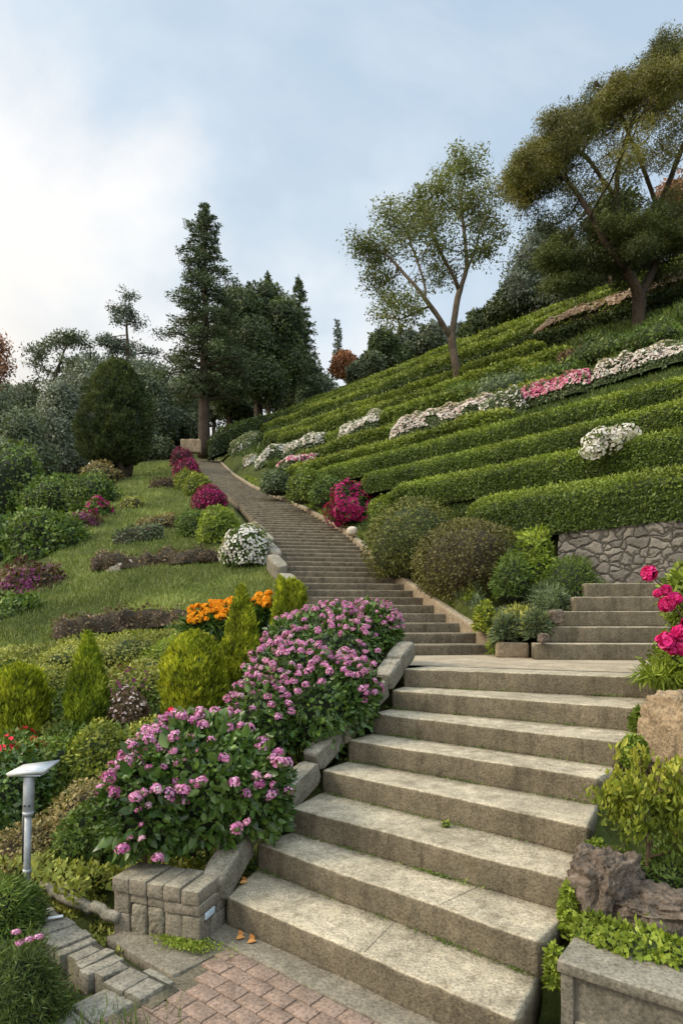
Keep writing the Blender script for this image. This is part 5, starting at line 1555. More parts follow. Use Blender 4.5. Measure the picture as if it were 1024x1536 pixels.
# ---- flower beds on the hill
FG = 'flower beds on the right hillside'
def bed(label, pa, pb, w_px, h, fl, leaf='grey_green', fs=.07, nf=900, dens=500, size=.07, w_=1.0, seed=1, lift=0, amp=.3, nm='flower_bed'):
    a, b = gp(*pa), gp(*pb)
    h = h + (.22 if seed < 105 else .05); w_ = w_ * 1.15; nf = int(nf * 1.25); lift = -.06
    a = a - [0, 0, .05 - lift]; b = b - [0, 0, .05 - lift]
    mid = (a + b) / 2; mid[2] = max(mid[2], Hs(mid[0], mid[1]) - .05 + lift)
    row(nm, label, np.array([a, mid, b]), None, w_, h, leaf, size, dens, 'core_mid', fl, nf, fs, amp, seed, 2.3, 1.4, 'flower bed', FG, endr=.8, pmin=.08, pmax=.92)


bed('white and pale pink flower bed left of the grey shrub above the fourth hedge', (588, 670), (742, 622), 0, .62, ['whitef', 'palepink'], fs=.065, nf=4200, w_=1.0, seed=101)
bed('hot pink flower bed in the middle of the long flower row', (778, 616), (896, 584), 0, .55, ['hotpink', 'hotpink', 'palepink'], fs=.065, nf=2800, w_=.9, seed=102)
bed('white flower bed at the right end of the long flower row', (884, 586), (1060, 534), 0, .5, ['whitef', 'palepink', 'whitef'], fs=.065, nf=2200, w_=.9, seed=103)
bed('grey white flower patch between the pale pink and hot pink beds', (722, 634), (794, 616), 0, .5, ['whitef'], 'grey_green', fs=.06, nf=380, w_=.9, seed=104)
bed('white flower mound below the eighth hedge, left of the pale pink bed', (510, 668), (588, 640), 0, .75, ['whitef'], fs=.085, nf=2600, w_=1.3, dens=300, size=.09, seed=105)
bed('white flower mound nearest the hedge rows, middle of three by the stairway', (432, 690), (494, 668), 0, .75, ['whitef'], fs=.085, nf=2200, w_=1.4, dens=280, size=.1, seed=106)
bed('white flower mound by the stairway with grey leaves below', (383, 706), (432, 684), 0, .85, ['whitef'], fs=.085, nf=1600, w_=1.5, dens=280, size=.1, seed=107)
bed('small white flower mound nearest the stairway kerb', (366, 702), (384, 692), 0, .6, ['whitef'], fs=.085, nf=600, w_=1.1, dens=280, size=.1, seed=108)
bed('pale pink flower bed with a deep pink corner by the stairway', (424, 712), (476, 694), 0, .5, ['palepink', 'hotpink'], fs=.10, nf=800, w_=1.1, dens=280, size=.09, seed=109)
bed('far pale flower mound near the stair head, left one', (330, 682), (352, 666), 0, .9, ['whitef'], fs=.13, nf=420, w_=1.5, dens=160, size=.14, seed=110)
bed('far pale flower mound near the stair head, right one', (356, 682), (384, 662), 0, .9, ['whitef'], fs=.13, nf=500, w_=1.5, dens=160, size=.14, seed=111)
# salmon band high on the hill
pts = contour(29.2, 3, 16, .05, .2, 30)
row('flower_bed', 'long salmon pink flower band high on the hill beside the big tree', pts, None, 1.9, .95, 'hedge_up', .11, 160, 'core_brown', ['salmon'], 9500, .15, .22, 112, 2.3, .8, 'flower bed', FG)
# white azalea hanging over the third hedge
c = cu(11.75, 3.55, .62)
o = bush('white_azalea', 'white azalea branch spilling over the front of the third hedge', 'azalea', at(905, 664, 10.6), (.36, .26, .24), 'bush_mid', 700, .05, seed=5, amp=.45, flowers='whitef', nf=620, fsize=.05, fmin=-.8, core='core_mid', cscale=.45)
m_ = MB()
for (px_, py_, rr) in ((940, 648, .16), (888, 678, .15), (925, 655, .18)):
    P_, N_ = blob_pts(at(px_, py_, 10.45), (rr * 1.2, rr, rr * .8), 130, .4, 2, 9, -.8)
    scatter(m_, T_FLOWER, P_, N_ + rdir(len(P_)) * .4, rdir(len(P_)), .052, 1.0, 0)
struct(m_.build('blossoms', L['whitef'], o), 'stuff')

# grey-green shrub above the flower row and low shrubs on the rough slope
for i_, (px_, pt_, pb_, wp, lf_, lb) in enumerate((
        (752, 556, 610, 78, 'grey_green', 'grey green shrub rising behind the flower row'),
        (700, 570, 605, 70, 'bush_mid', 'green shrub at the foot of the slender tree'),
        (840, 545, 575, 90, 'bush_mid', 'spreading green shrub above the hot pink bed'),
        (905, 500, 545, 90, 'grassdk', 'rough green shrub below the big tree'),
        (985, 480, 525, 100, 'bush_mid', 'low green shrub on the slope right of the big tree'),
        (870, 520, 548, 60, 'redbrown', 'brownish shrub on the slope left of the big tree'),
        (790, 560, 590, 60, 'grey_green', 'small grey shrub above the hot pink bed'))):
    pbush('slope_shrub', lb, 'shrub', px_, pt_, pb_, wp, lf_, 2600, .085, seed=120 + i_, amp=.35, core='core_mid')

# ---- bushes in the bed between stairway and side steps
pbush('olive_round_bush', 'round olive bush with bronze tips below the second hedge end', 'bush', 622, 745, 850, 150, 'brown_green', 12000, .046, Y=11.6, seed=141, amp=.16, zmin=-.7, core='core_mid')
pbush('bronze_round_bush', 'large round bronze brown bush in front of the rubble wall', 'bush', 712, 772, 880, 182, 'bronze', 15000, .042, Y=10.0, seed=142, amp=.14, zmin=-.7, core='core_brown')
pbush('azalea_bush', 'magenta azalea bush by the stairway kerb at the second hedge end', 'azalea', 530, 728, 776, 66, 'bush_mid', 3000, .06, Y=17.2, seed=143, amp=.55, flowers='azalea', nf=2600, fsize=.07, fmin=-.8)
pbush('leafy_shrub', 'upright bright green leafy shrub right of the bronze bush', 'shrub', 805, 795, 890, 62, 'lime', 2600, .075, Y=9.2, seed=144, amp=.4, aspect=.4, core='core')
pbush('fern_shrub', 'fern like dark shrub at the right foot of the bronze bush', 'shrub', 770, 838, 895, 62, 'bush_mid', 2600, .06, Y=9.0, seed=145, amp=.4, aspect=.3)
pbush('grey_shrub', 'wispy grey green shrub against the rubble wall', 'shrub', 862, 835, 905, 82, 'bush_mid', 3800, .05, Y=8.7, seed=146, amp=.35, aspect=.25, lift=.9)
pbush('green_shrub', 'dark green shrub behind the magenta azalea by the stairway', 'shrub', 490, 712, 755, 52, 'bush_mid', 2600, .07, Y=19, seed=147, amp=.25)
pbush('green_shrub', 'olive rounded shrub left of the hedge ends by the stairway', 'shrub', 455, 700, 750, 46, 'hedge_up', 2600, .08, Y=21, seed=148, amp=.25, core='core_mid')
pbush('green_shrub', 'grey green mound at the stairway kerb below the white mounds', 'shrub', 412, 702, 738, 46, 'grey_green', 2200, .09, Y=24, seed=149, amp=.25)
# low bed planting
def low_cover(label, poly_px, Y0_, leaf, n_, sz, h_, seed, name='bed_planting', aspect=.4):
    pts_ = np.array([at(*q_) if q_[0] > 100 else bp(*q_) for q_ in poly_px])
    row(name, label, pts_, None, .55, h_, leaf, sz, n_, 'core_mid', seed=seed, amp=.4, power=2.2, freq=2.5, cat='bed plants', aspect=aspect)


low_cover('bright green low plants along the kerb wall of the stairway', [(.15, .35, .0), (1.2, .36, .0), (2.5, .38, .0), (4.2, .36, .0), (6.0, .36, .05)], 0, 'lime', 1800, .045, .26, 151)
low_cover('silvery grass like planting in the bed below the bronze bush', [(1.9, .85, .15), (1.0, 1.1, .2), (840, 915, 8.3)], 0, 'grey_green', 2000, .085, .36, 152, aspect=.12)
low_cover('mixed green and bronze plants at the front of the triangular bed', [(.5, .65, .05), (770, 952, 7.9), (825, 948, 7.6)], 0, 'cover', 1800, .05, .30, 153)
x = rng.uniform(.6, 3.2, 90000); y = rng.uniform(7.3, 13, 90000); s, d = sd(x, y); u = .718 * x + .696 * y
k = (-d > bend(s) + wpath(s) + .22) & (u < 9.6) & (s > -.3) & ~((x > 2.15 + (y - 7.15) * .87) & (y > 7.0))
x, y = x[k], y[k]; nb = len(x); pz = np.maximum(H(x, y), 1.36 + .298 * s[k] * .9)
P = np.stack([x, y, pz + (.10 + .10 * fbm(np.stack([x, y, x * 0], 1), 2.5, 91)).clip(.01) * rng.random(nb) ** .5], 1)
mb = MB(); tone = vn(P, 1.7, 15)
for sel, mi in ((tone > 0, 0), (tone <= 0, 1)):
    leaves(mb, P[sel], np.tile([-.2, -.4, 1.0], (sel.sum(), 1)), .045, .4, .8, 0, T_DIA, mi)
struct(tag(mb.build('bed_cover', [L['grey_green'], L['lime']]), 'mixed green and silvery low plants filling the bed between the stairways', 'bed plants'), 'stuff')
pbush('silver_plant', 'pale silvery upright plant at the tip of the triangular bed', 'plant', 758, 925, 958, 34, 'grey_green', 800, .07, Y=7.7, seed=154, amp=.4, aspect=.2, lift=1.2)
pbush('silver_plant', 'pale silvery upright plant next to the side steps', 'plant', 806, 918, 955, 30, 'grey_green', 700, .075, Y=7.5, seed=155, amp=.4, aspect=.2, lift=1.2)
pbush('yellow_plant', 'small yellow green plant in the triangular bed', 'plant', 727, 905, 945, 30, 'yellow', 900, .05, Y=8.4, seed=156, amp=.3, core='core_mid')
pts = np.array([tuple(bp(s_, .42, .08)) for s_ in np.linspace(6, 26, 30)])
row('bed_planting', 'strip of bright low plants behind the upper part of the stairway kerb', pts, None, .55, .32, 'lime', .06, 900, 'core_mid', seed=157, amp=.5, power=2, freq=1.8, cat='bed plants')
# weeds on the kerb foot
pbush('weed_tuft', 'small weed tuft at the foot of the kerb wall on the landing', 'weed', 742, 955, 980, 16, 'lime', 300, .06, Y=7.9, seed=158, aspect=.15, lift=1.2, core='core_mid')

# ---- right foreground plants
x = rng.uniform(.9, 4.2, 60000); y = rng.uniform(2.4, 7.2, 60000); u = .718 * x + .696 * y
dr = (x - .715) * .82 - (y - 2.585) * .572
k = (dr > .22) & (u > 2.95) & (u < 6.6) & ~((y > 5.0) & (x < 3.1))
x, y = x[k], y[k]; nb = len(x)
P = np.stack([x, y, H(x, y) + (.05 + .05 * fbm(np.stack([x, y, x * 0], 1), 4, 91)).clip(0) * rng.random(nb)], 1)
mb = MB(); leaves(mb, P, np.tile([-.2, -.3, 1.0], (nb, 1)), .026, .55, .8, 0, T_DIA, 0)
struct(tag(mb.build('ground_cover', L['bush_mid']), 'low green creeping plants between the rocks right of the granite steps', 'ground cover'), 'stuff')

# yellow green shrub with bare stems
o = thing('leafy_shrub', 'yellow green leafy shrub with bare brown stems behind the lava rock', 'shrub', at(965, 1345, 3.25))
mb = MB(); st = MB(); base = at(975, 1340, 3.25)
att = []
for (px_, py_, Y_, rp, n_) in ((930, 1190, 3.25, 34, 26), (985, 1175, 3.3, 36, 26), (1030, 1200, 3.3, 40, 24), (945, 1235, 3.2, 34, 22), (1005, 1240, 3.2, 34, 22), (1040, 1260, 3.25, 34, 16), (915, 1215, 3.25, 24, 12), (975, 1215, 3.3, 40, 18)):
    D = rng.normal(size=(n_, 3)) * .5; att.append(at(px_, py_, Y_) + D * rp / F * Y_)
att = np.concatenate(att)
N_, par_ = colonize([base, base + [-.01, 0, .08], base + [-.02, 0, .16]], att, .035, .4, .03, 60)
skeleton_mesh(st, N_, par_, .0022, .013, 2.4, 5); st.build('stems', MAT['stem'], o)
for _ in range(16):
    P_ = att + rng.normal(size=att.shape) * .022
    up = np.tile([0, -.15, 1.0], (len(P_), 1)) + rng.normal(size=P_.shape) * .45
    scatter(mb, T_OVATE, P_, up, rdir(len(P_)), .040 * (1 + .25 * rng.normal(size=len(P_))).clip(.5, 1.6), .44, 0, np.clip(.15 + .5 * rng.random(len(P_)) + (P_[:, 2] - att[:, 2].mean()) * 1.5, 0, 1))
mb.build('leaves', L['yellow'], o)
pbush('undergrowth_plant', 'green undergrowth at the foot of the yellow green shrub', 'plant', 1000, 1290, 1345, 90, 'bush_mid', 1500, .035, Y=3.2, seed=171, amp=.4, aspect=.3)
# planter ground cover: trailing plants along coping
c0_ = at(862, 1392, 3.0); c1_ = at(930, 1412, 2.83); c2_ = at(1040, 1440, 2.68)
row('trailing_plant', 'bright green trailing plants along the coping of the concrete planter', np.array([c0_, c1_, c2_]) - [0, 0, .04], None, .13, .10, 'lime', .028, 9000, 'core_mid', seed=172, amp=.5, power=2, freq=6, cat='trailing plant')
pbush('step_weed', 'trailing green weed in the gap beside the second step', 'weed', 832, 1425, 1478, 22, 'lime', 700, .026, Y=2.80, seed=173, amp=.4, core='core_mid')
pbush('step_weed', 'trailing green weed between the third step and the lava rock', 'weed', 853, 1330, 1400, 22, 'lime', 800, .026, Y=3.05, seed=174, amp=.4, core='core_mid')
pbush('step_weed', 'small weed growing on the joint of the fourth step', 'weed', 668, 1231, 1241, 12, 'lime', 90, .015, Y=3.95, seed=175, core='core_mid')
pbush('box_shrub', 'small dense green clump at the right end of the sixth step', 'shrub', 960, 1062, 1100, 24, 'hedge', 1600, .024, Y=4.45, seed=176, amp=.1, core='core_mid')
pbush('box_shrub', 'small dense green clump at the right end of the fifth step', 'shrub', 952, 1105, 1148, 36, 'hedge', 2200, .024, Y=4.05, seed=177, amp=.15, core='core_mid')
pbush('box_shrub', 'small green clump at the right end of the fourth step beside the rock', 'shrub', 893, 1262, 1300, 24, 'hedge', 900, .022, Y=3.4, seed=178, amp=.25, core='core_mid')
# plant with magenta blooms over the boulder
o = thing('magenta_geranium', 'plant with large magenta blooms hanging above the tan boulder', 'flowering plant', at(1020, 1030, 4.7))
mb = MB()
blob(mb, at(1035, 1000, 4.8), (.30, .28, .25), 2400, .05, .3, 2.4, T_OVATE, .5, .4, .7, 0, -.9, 0, 1, .7, 3)
blob(mb, at(1045, 900, 4.9), (.26, .26, .30), 1600, .055, .35, 2.4, T_OVATE, .5, .4, .7, 0, -.9, 0, 1, .6, 5)
blob(mb, at(985, 1012, 4.7), (.14, .14, .05), 500, .07, .3, 2.4, T_BLADE, .16, .5, .9, 0, -.9, 0, None, .6, 6)
mb.build('foliage', [L['lime'], MAT['core_mid']], o)
mb = MB()
for a, b in (((1030, 920, 4.7), (972, 862, 4.6)), ((1030, 940, 4.7), (1000, 900, 4.55)), ((1030, 985, 4.7), (1000, 965, 4.5)), ((1040, 960, 4.7), (1022, 938, 4.55))):
    polytube(mb, [at(*a), (at(*a) + at(*b)) / 2 + [0, 0, .02], at(*b)], [.008, .007, .005], 6)
mb.build('stem', MAT['stem'], o)
BIG = []
for _ in range(3):
    m_ = MB(); D = rdir(260); D = D[D[:, 2] > -.75][:170]
    scatter(m_, T_FLOWER, D * .050 * (1 - .35 * rng.random((len(D), 1))), D + rdir(len(D)) * .5, rdir(len(D)), .040 * (1 + .2 * rng.normal(size=len(D))).clip(.6, 1.4), 1.0, 0); BIG.append(m_.mesh('bloom', [L['magenta']]))
for i_, (px_, py_, Y_, sc_) in enumerate(((972, 860, 4.6, .95), (985, 890, 4.6, .55), (1000, 905, 4.55, 1.0), (998, 885, 4.6, .7), (1012, 898, 4.6, .8), (998, 962, 4.5, 1.1), (1018, 950, 4.5, 1.0), (1024, 972, 4.5, .9), (1008, 975, 4.5, .6), (1030, 935, 4.55, .8))):
    ob = bpy.data.objects.new('flower_head', BIG[i_ % 3]); COL.objects.link(ob); ob.parent = o
    ob.location = [float(a) for a in at(px_, py_, Y_) - np.array(o.location)]; ob.scale = (sc_ * 1.05,) * 3; ob.rotation_euler = (rng.random() * 2, rng.random() * 2, rng.random() * 6)


# ==================================================================== TREES
def clump_pts(clumps, Y, dens=1.0, split=1):
    """attractors in ellipsoidal foliage clumps: (px, py, rx_px, ry_px, depth offset m, n)"""
    out, cid = [], []
    sub = []
    for ci, (px_, py_, rx, ry, dy, n_) in enumerate(clumps):
        for q_ in range(split):
            if split == 1:
                sub.append((ci, px_, py_, rx, ry, dy, n_))
            else:
                v = rdir(1)[0] * (.45 + .45 * rng.random()); k_ = .40 + .2 * rng.random()
                sub.append((ci, px_ + v[0] * rx, py_ + v[2] * ry, rx * k_, ry * k_ * .9, dy + v[1] * rx / F * Y, n_ / split))
    for (ci, px_, py_, rx, ry, dy, n_) in sub:
        n_ = max(2, int(n_ * dens + rng.random())); Yc = Y + dy
        D = rdir(n_) * (rng.random((n_, 1)) ** .45)
        c_ = at(px_, py_, Yc)
        out.append(c_ + D * np.array([rx / F * Yc, (rx * .8 + ry * .2) / F * Yc, ry / F * Yc])); cid.append(np.full(n_, ci))
    return np.concatenate(out), np.concatenate(cid)


def tree(name, label, base, trunk_px, Y, clumps, leaf, per, lsize, spread, r_max, r_tip=.012, step=.35, infl=4, kill=.4, bark='bark', aspect=.5, droop=.2, lift=.3, k_up=0., leaf2=None, group=None, svar=.35, flat=1.0, n_att=1.0, limbs=(), split=1, pad=None, core=0.):
    o_ = thing(name, label, 'tree', base, group)
    att_, cid = clump_pts(clumps, Y, n_att, split)
    tp = [np.asarray(base, float) - [0, 0, .5]] + [at(*q_) if len(q_) == 3 else at(q_[0], q_[1], Y) for q_ in trunk_px]
    tp, _, _ = resample(tp, step * .8)
    N_, par_ = colonize(tp, att_, step, infl, kill, 170, k_up, [[at(q_[0], q_[1], Y + (q_[2] if len(q_) > 2 else 0)) for q_ in lm] for lm in limbs])
    m_ = MB(); skeleton_mesh(m_, N_, par_, r_tip, r_max, 2.0, 7)
    m_.build('trunk', MAT[bark], o_, smooth=True)
    m_ = MB()
    P_ = np.repeat(att_, per, 0); ci = np.repeat(cid, per)
    if pad is None:
        loc = (rng.normal(size=P_.shape)).clip(-1.6, 1.6) * spread * np.array([1, 1, flat])
    else:
        psz = np.repeat(.65 + .6 * rng.random(len(att_)), per)[:, None]
        loc = rdir(len(P_)) * (rng.random((len(P_), 1)) ** .42) * np.array(pad) * psz
        loc[:, 2] -= .35 * (loc[:, 0] ** 2 + loc[:, 1] ** 2) / pad[0] * .6
        ok_ = rng.random(len(P_)) < np.repeat((.75 if core else .35) + (.25 if core else .65) * rng.random(len(att_)), per)
        thin = np.array([c_[5] <= 26 for c_ in clumps])[ci]
        ok_ &= ~thin | (rng.random(len(P_)) < .45)
        P_, loc, ci = P_[ok_], loc[ok_], ci[ok_]
        spread = pad[2]
    P_ = P_ + loc
    tone = rng.random(len(clumps))[ci] * .3 + .25 * rng.random(len(P_)) + .25 * vn(P_, .9, 5) + .35 * np.clip(loc[:, 2] / (spread * 2) + .3, 0, 1)  # pad tops paler, undersides darker: shade painted into the leaf tone
    Nn = nrm(loc + np.array([0, 0, .3 * spread]))
    mats_ = [L[leaf]] + ([L[leaf2[0]]] if leaf2 else []) + [MAT['core_mid']]
    if core:
        D2, q2_ = sphere_grid(8, 6)
        for a_, k_ in zip(att_, psz[::per, 0]):
            if rng.random() > core:
                continue
            m_.add(a_ - [0, 0, pad[2] * .15] + D2 * np.array(pad) * k_ * (.40 * (1 + .3 * fbm(D2 * 2 + a_, 1, 3)))[:, None], [q2_], len(mats_) - 1)
    if leaf2 is None:
        leaves(m_, P_, Nn, lsize, aspect, lift, droop, T_DIA, 0, np.clip(tone, 0, 1), svar)
        m_.build('crown', mats_, o_)
    else:
        hi = np.array([c_[1] < leaf2[1] for c_ in clumps])[ci]
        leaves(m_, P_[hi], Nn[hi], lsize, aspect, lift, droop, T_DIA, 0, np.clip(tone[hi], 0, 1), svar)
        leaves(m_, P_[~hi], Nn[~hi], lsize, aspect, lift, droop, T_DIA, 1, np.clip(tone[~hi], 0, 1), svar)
        m_.build('crown', mats_, o_)
    return o_


# slender tree on the slope
bM = gp(688, 578)
YM = bM[1]
tree('slender_tree', 'slender forked tree with airy green crown on the right hillside', bM,
     [(683, 545), (675, 505)], YM,
     [(560, 370, 34, 32, 0, 44), (600, 330, 42, 34, 1.0, 56), (655, 290, 44, 36, -1, 60), (700, 250, 32, 34, 0.5, 44), (640, 350, 46, 34, -1.5, 50), (575, 420, 38, 30, .5, 44), (600, 462, 36, 24, -1, 34), (690, 320, 44, 34, 1.5, 46),
      (730, 300, 30, 36, 0, 30), (720, 370, 36, 34, -1, 32), (655, 400, 40, 32, 1.5, 34), (745, 335, 24, 30, .5, 16), (575, 470, 22, 16, 1, 16), (540, 365, 18, 20, -.5, 16), (680, 245, 22, 22, 0, 16)],
     'oak', 110, .115, .34, .20, .014, .42, 7, .45, 'bark_pale', .5, .25, k_up=.02, n_att=.85, split=1, pad=(.62, .62, .26),
     limbs=[[(675, 505), (655, 472, -.3), (625, 432, -.8), (595, 398, -.5), (572, 375, 0)], [(675, 505), (682, 468, .3), (690, 432, .6), (702, 400, .8), (715, 372, 0), (722, 330, -.4)], [(640, 452, -.6), (632, 410, .4), (618, 372, 1)],
            [(690, 432, .6), (668, 392, 0), (648, 355, -.6), (640, 320, -1)], [(700, 402, .8), (696, 350, 1), (690, 300, .8), (698, 255, .5)], [(640, 455, -.6), (612, 476, -.4), (585, 482, 0)]])

# big umbrella tree at right
bR = gp(955, 492)
YR = bR[1]
arc = []
for a in np.linspace(0, 1, 30):
    px_ = 1120 - 340 * a ** .8; py_ = 60 + 215 * max(0, (a - .10)) ** 1.25
    arc.append((px_ + rng.normal() * 6, py_ + 22 + rng.normal() * 14, 40, 32, rng.normal() * 1.6, 40))
for a in np.linspace(.12, .92, 12):
    arc.append((1120 - 330 * a ** .8 + 34, 60 + 215 * max(0, (a - .10)) ** 1.25 + 78 + rng.normal() * 8, 40, 34, rng.normal() * 1.6, 26))
arc += [(1010, 75, 40, 30, .4, 44), (1035, 110, 40, 34, -.6, 44), (785, 275, 28, 40, .5, 46), (800, 235, 34, 30, -.5, 50), (840, 195, 36, 26, 1, 40), (980, 120, 50, 30, 1.5, 44), (1080, 100, 60, 40, -1, 50), (1100, 200, 50, 60, 0, 40)]
low_ = [(835, 395, 34, 26, .5, 60), (900, 330, 50, 26, -.4, 60), (990, 350, 60, 40, .3, 90), (940, 410, 40, 22, .8, 44), (870, 170, 50, 26, 1, 26), (820, 270, 36, 30, .5, 26), (850, 300, 40, 24, -.6, 10), (980, 160, 50, 36, 1.2, 16), (1015, 230, 40, 44, -.8, 22), (800, 320, 22, 18, .5, 14), (850, 365, 42, 30, -.5, 76), (880, 400, 52, 34, .5, 84), (915, 350, 46, 30, 1, 60), (970, 350, 56, 34, -1, 90), (1010, 320, 50, 34, 0, 64), (1000, 390, 48, 30, 1, 64), (950, 380, 46, 24, -1.5, 46), (850, 420, 34, 22, 0, 40), (1060, 360, 50, 50, 0, 60),
        (830, 345, 26, 18, 1, 24), (905, 300, 30, 14, 0, 16), (870, 250, 40, 24, 0, 24), (930, 220, 50, 30, .5, 26), (990, 230, 34, 30, -.5, 26), (955, 285, 40, 30, -.8, 24), (1010, 280, 30, 40, .6, 26), (900, 200, 40, 30, .9, 24)]
tree('umbrella_tree', 'big spreading umbrella shaped tree with golden topped crown at the right', bR,
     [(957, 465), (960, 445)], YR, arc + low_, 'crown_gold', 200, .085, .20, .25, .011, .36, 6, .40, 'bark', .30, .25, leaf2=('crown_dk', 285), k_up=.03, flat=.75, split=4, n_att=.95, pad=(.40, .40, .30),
     limbs=[[(960, 440), (938, 405, -.4), (915, 375, -.8), (885, 320, -1), (855, 275, -.6), (815, 245, 0)], [(938, 405, -.4), (928, 350, .3), (922, 300, .6), (925, 250, .6), (945, 190, .2), (960, 130, 0)],
            [(960, 440), (980, 405, .3), (988, 350, .6), (985, 310, .8), (965, 255, .4), (930, 170, .2)], [(985, 310, .8), (1005, 265, .6), (1025, 215, .2), (1050, 140, 0)], [(925, 300, .6), (890, 250, .8), (850, 210, .8)]])

# ---- conifers
def conifer(name, label, base, h, r_prof, leaf, n_br, lsize, trunk_r, clear=.12, droop=.25, dens=26, seed=0, bark='bark', irregular=.35, group=None, aspect=.42):
    o_ = thing(name, label, 'tree', base, group)
    base = np.asarray(base, float); m_ = MB(); tr = MB()
    zz_ = np.linspace(-.4, h * .97, 14); wob = np.stack([.03 * h * .1 * np.sin(zz_ * .4 + seed), .02 * zz_ * 0, zz_ * 0], 1)
    polytube(tr, base + np.stack([zz_ * 0, zz_ * 0, zz_], 1) + wob, trunk_r * (1 - .93 * (zz_ / h).clip(0, 1)) * np.where(zz_ < .2, 1.25, 1), 8)
    Pn, Nn_, tn = [], [], []
    for b_ in range(n_br):
        t = clear + (1 - clear) * ((b_ + rng.random()) / n_br) ** .92
        a = b_ * 2.399 + rng.normal() * .4
        R = np.interp(t, *r_prof) * (1 + irregular * rng.normal() * .6)
        R = max(R, .12)
        st_ = base + np.array([0, 0, t * h])
        end = st_ + np.array([math.cos(a) * R, math.sin(a) * R, R * (.25 - droop)])
        mid_ = (st_ + end) / 2 + np.array([0, 0, R * .12])
        polytube(tr, [st_, mid_, end], [trunk_r * (1 - t) * .28 + .012, trunk_r * (1 - t) * .2 + .01, .006], 5)
        k_ = max(8, int(dens * (R + .3)))
        q_ = rng.random(k_) ** .62
        C_ = np.where(q_[:, None] < .5, st_ + (mid_ - st_) * (q_[:, None] * 2), mid_ + (end - mid_) * (q_[:, None] * 2 - 1))
        sp = (.08 + .16 * R * (1 - .5 * q_))[:, None]
        C_ = C_ + rng.normal(size=(k_, 3)).clip(-1.5, 1.5) * sp * np.array([1, 1, .55])
        Pn.append(C_); Nn_.append(np.tile([math.cos(a), math.sin(a), .2], (k_, 1))); tn.append(np.full(k_, rng.random() * .35))
    P_ = np.concatenate(Pn); Nn_ = np.concatenate(Nn_)
    tone = np.concatenate(tn) + .4 * rng.random(len(P_)) + .25 * vn(P_, .8, seed)
    leaves(m_, P_, nrm(Nn_), lsize, aspect, .8, droop * .6, T_DIA, 0, np.clip(tone, 0, 1))
    tr.build('trunk', MAT[bark], o_, smooth=True); m_.build('crown', L[leaf], o_)
    return o_


# tall conifer at the stair head
Y1 = 50.; b1 = at(307, 678, Y1)
hT = (678 - 306) / F * Y1
conifer('tall_conifer', 'tall pointed conifer with ragged lower crown at the head of the stairway', b1, hT,
        ([0, .16, .24, .36, .48, .60, .68, .80, .92, 1.0], [v * Y1 / F for v in (36, 44, 56, 56, 50, 40, 36, 27, 16, 2)]), 'conifer', 130, .19, .50, .20, .20, 125, 3, irregular=.42)
# broad dark trees right of it
def broad(name, label, base, trunk_r, blobs, leaf, n_, sz, core='core_far', group=None, trunk_top=None, bark='bark', seed=1, amp=.3):
    o_ = thing(name, label, 'tree', base, group)
    base = np.asarray(base, float); tr = MB(); m_ = MB()
    top = np.mean([b_[0] for b_ in blobs], axis=0) if trunk_top is None else np.asarray(trunk_top)
    md = base + (top - base) * .5 + np.array([rng.normal() * .2, 0, 0])
    polytube(tr, [base - [0, 0, .5], base + (md - base) * .4, md, top], [trunk_r * 1.25, trunk_r, trunk_r * .8, trunk_r * .4], 8)
    tot = sum(np.prod(b_[1]) ** (2 / 3) for b_ in blobs)
    for bi_, (c, r) in enumerate(blobs):
        polytube(tr, [md, (md + np.asarray(c)) / 2 + rng.normal(size=3) * .2, c], [trunk_r * .45, trunk_r * .3, trunk_r * .1], 6)
        nn = int(n_ * np.prod(r) ** (2 / 3) / tot)
        blob(m_, c, r, nn, sz, amp, 2.0, T_DIA, .55, .45, .5, .15, -1, 0, 1, .66, seed + bi_, rng.normal() * .1, .5)
    tr.build('trunk', MAT[bark], o_, smooth=True); m_.build('crown', [L[leaf], MAT[core]], o_)
    return o_


def pb(Y, *bl):
    """blobs from frame outlines (px, py, rx, ry[, dy])"""
    out = []
    for b_ in bl:
        dy = b_[4] if len(b_) > 4 else 0
        Yc = Y + dy
        out.append((at(b_[0], b_[1], Yc), np.array([b_[2] / F * Yc, (b_[2] * .6 + b_[3] * .4) / F * Yc, b_[3] / F * Yc])))
    return out


broad('dark_tree', 'broad dark evergreen immediately right of the tall conifer', at(390, 655, 56), .42, pb(56, (365, 470, 30, 34), (400, 455, 30, 30, 2), (425, 480, 28, 36), (380, 515, 40, 34, -1), (430, 540, 34, 40, 1), (395, 570, 36, 32, -2), (360, 560, 26, 36, 1), (440, 500, 20, 36, 2), (350, 450, 18, 22, 1)), 'conifer', 42000, .23, 'core', seed=5, amp=.38)
broad('dark_tree', 'dark rounded evergreen half hidden behind the tall conifer trunk', at(345, 665, 58), .35, pb(58, (340, 590, 26, 34), (330, 560, 22, 30), (360, 615, 22, 24, 1), (335, 500, 20, 34, 2)), 'conifer', 16000, .23, 'core', seed=9, amp=.38)
CG = 'narrow conifers behind the dark evergreens'
for i_, (px_, pt_, pb_, wp, Yc, lb) in enumerate(((402, 410, 560, 40, 74, 'narrow conifer spire between the tall conifer and the right hand spire'), (448, 418, 560, 52, 72, 'narrow conifer spire at the right end of the dark evergreens'), (374, 424, 560, 36, 78, 'narrow conifer tip just right of the tall conifer'))):
    h_ = (pb_ - pt_) / F * Yc + 6; b_ = at(px_, pb_, Yc) - [0, 0, 6]
    conifer('narrow_conifer', lb, b_, h_, ([0, .1, .5, .8, 1], [wp / F * Yc * v for v in (.55, .55, .5, .28, .02)]), 'conifer', 110, .27, .3, .1, .2, 80, 20 + i_, group=CG, irregular=.22)
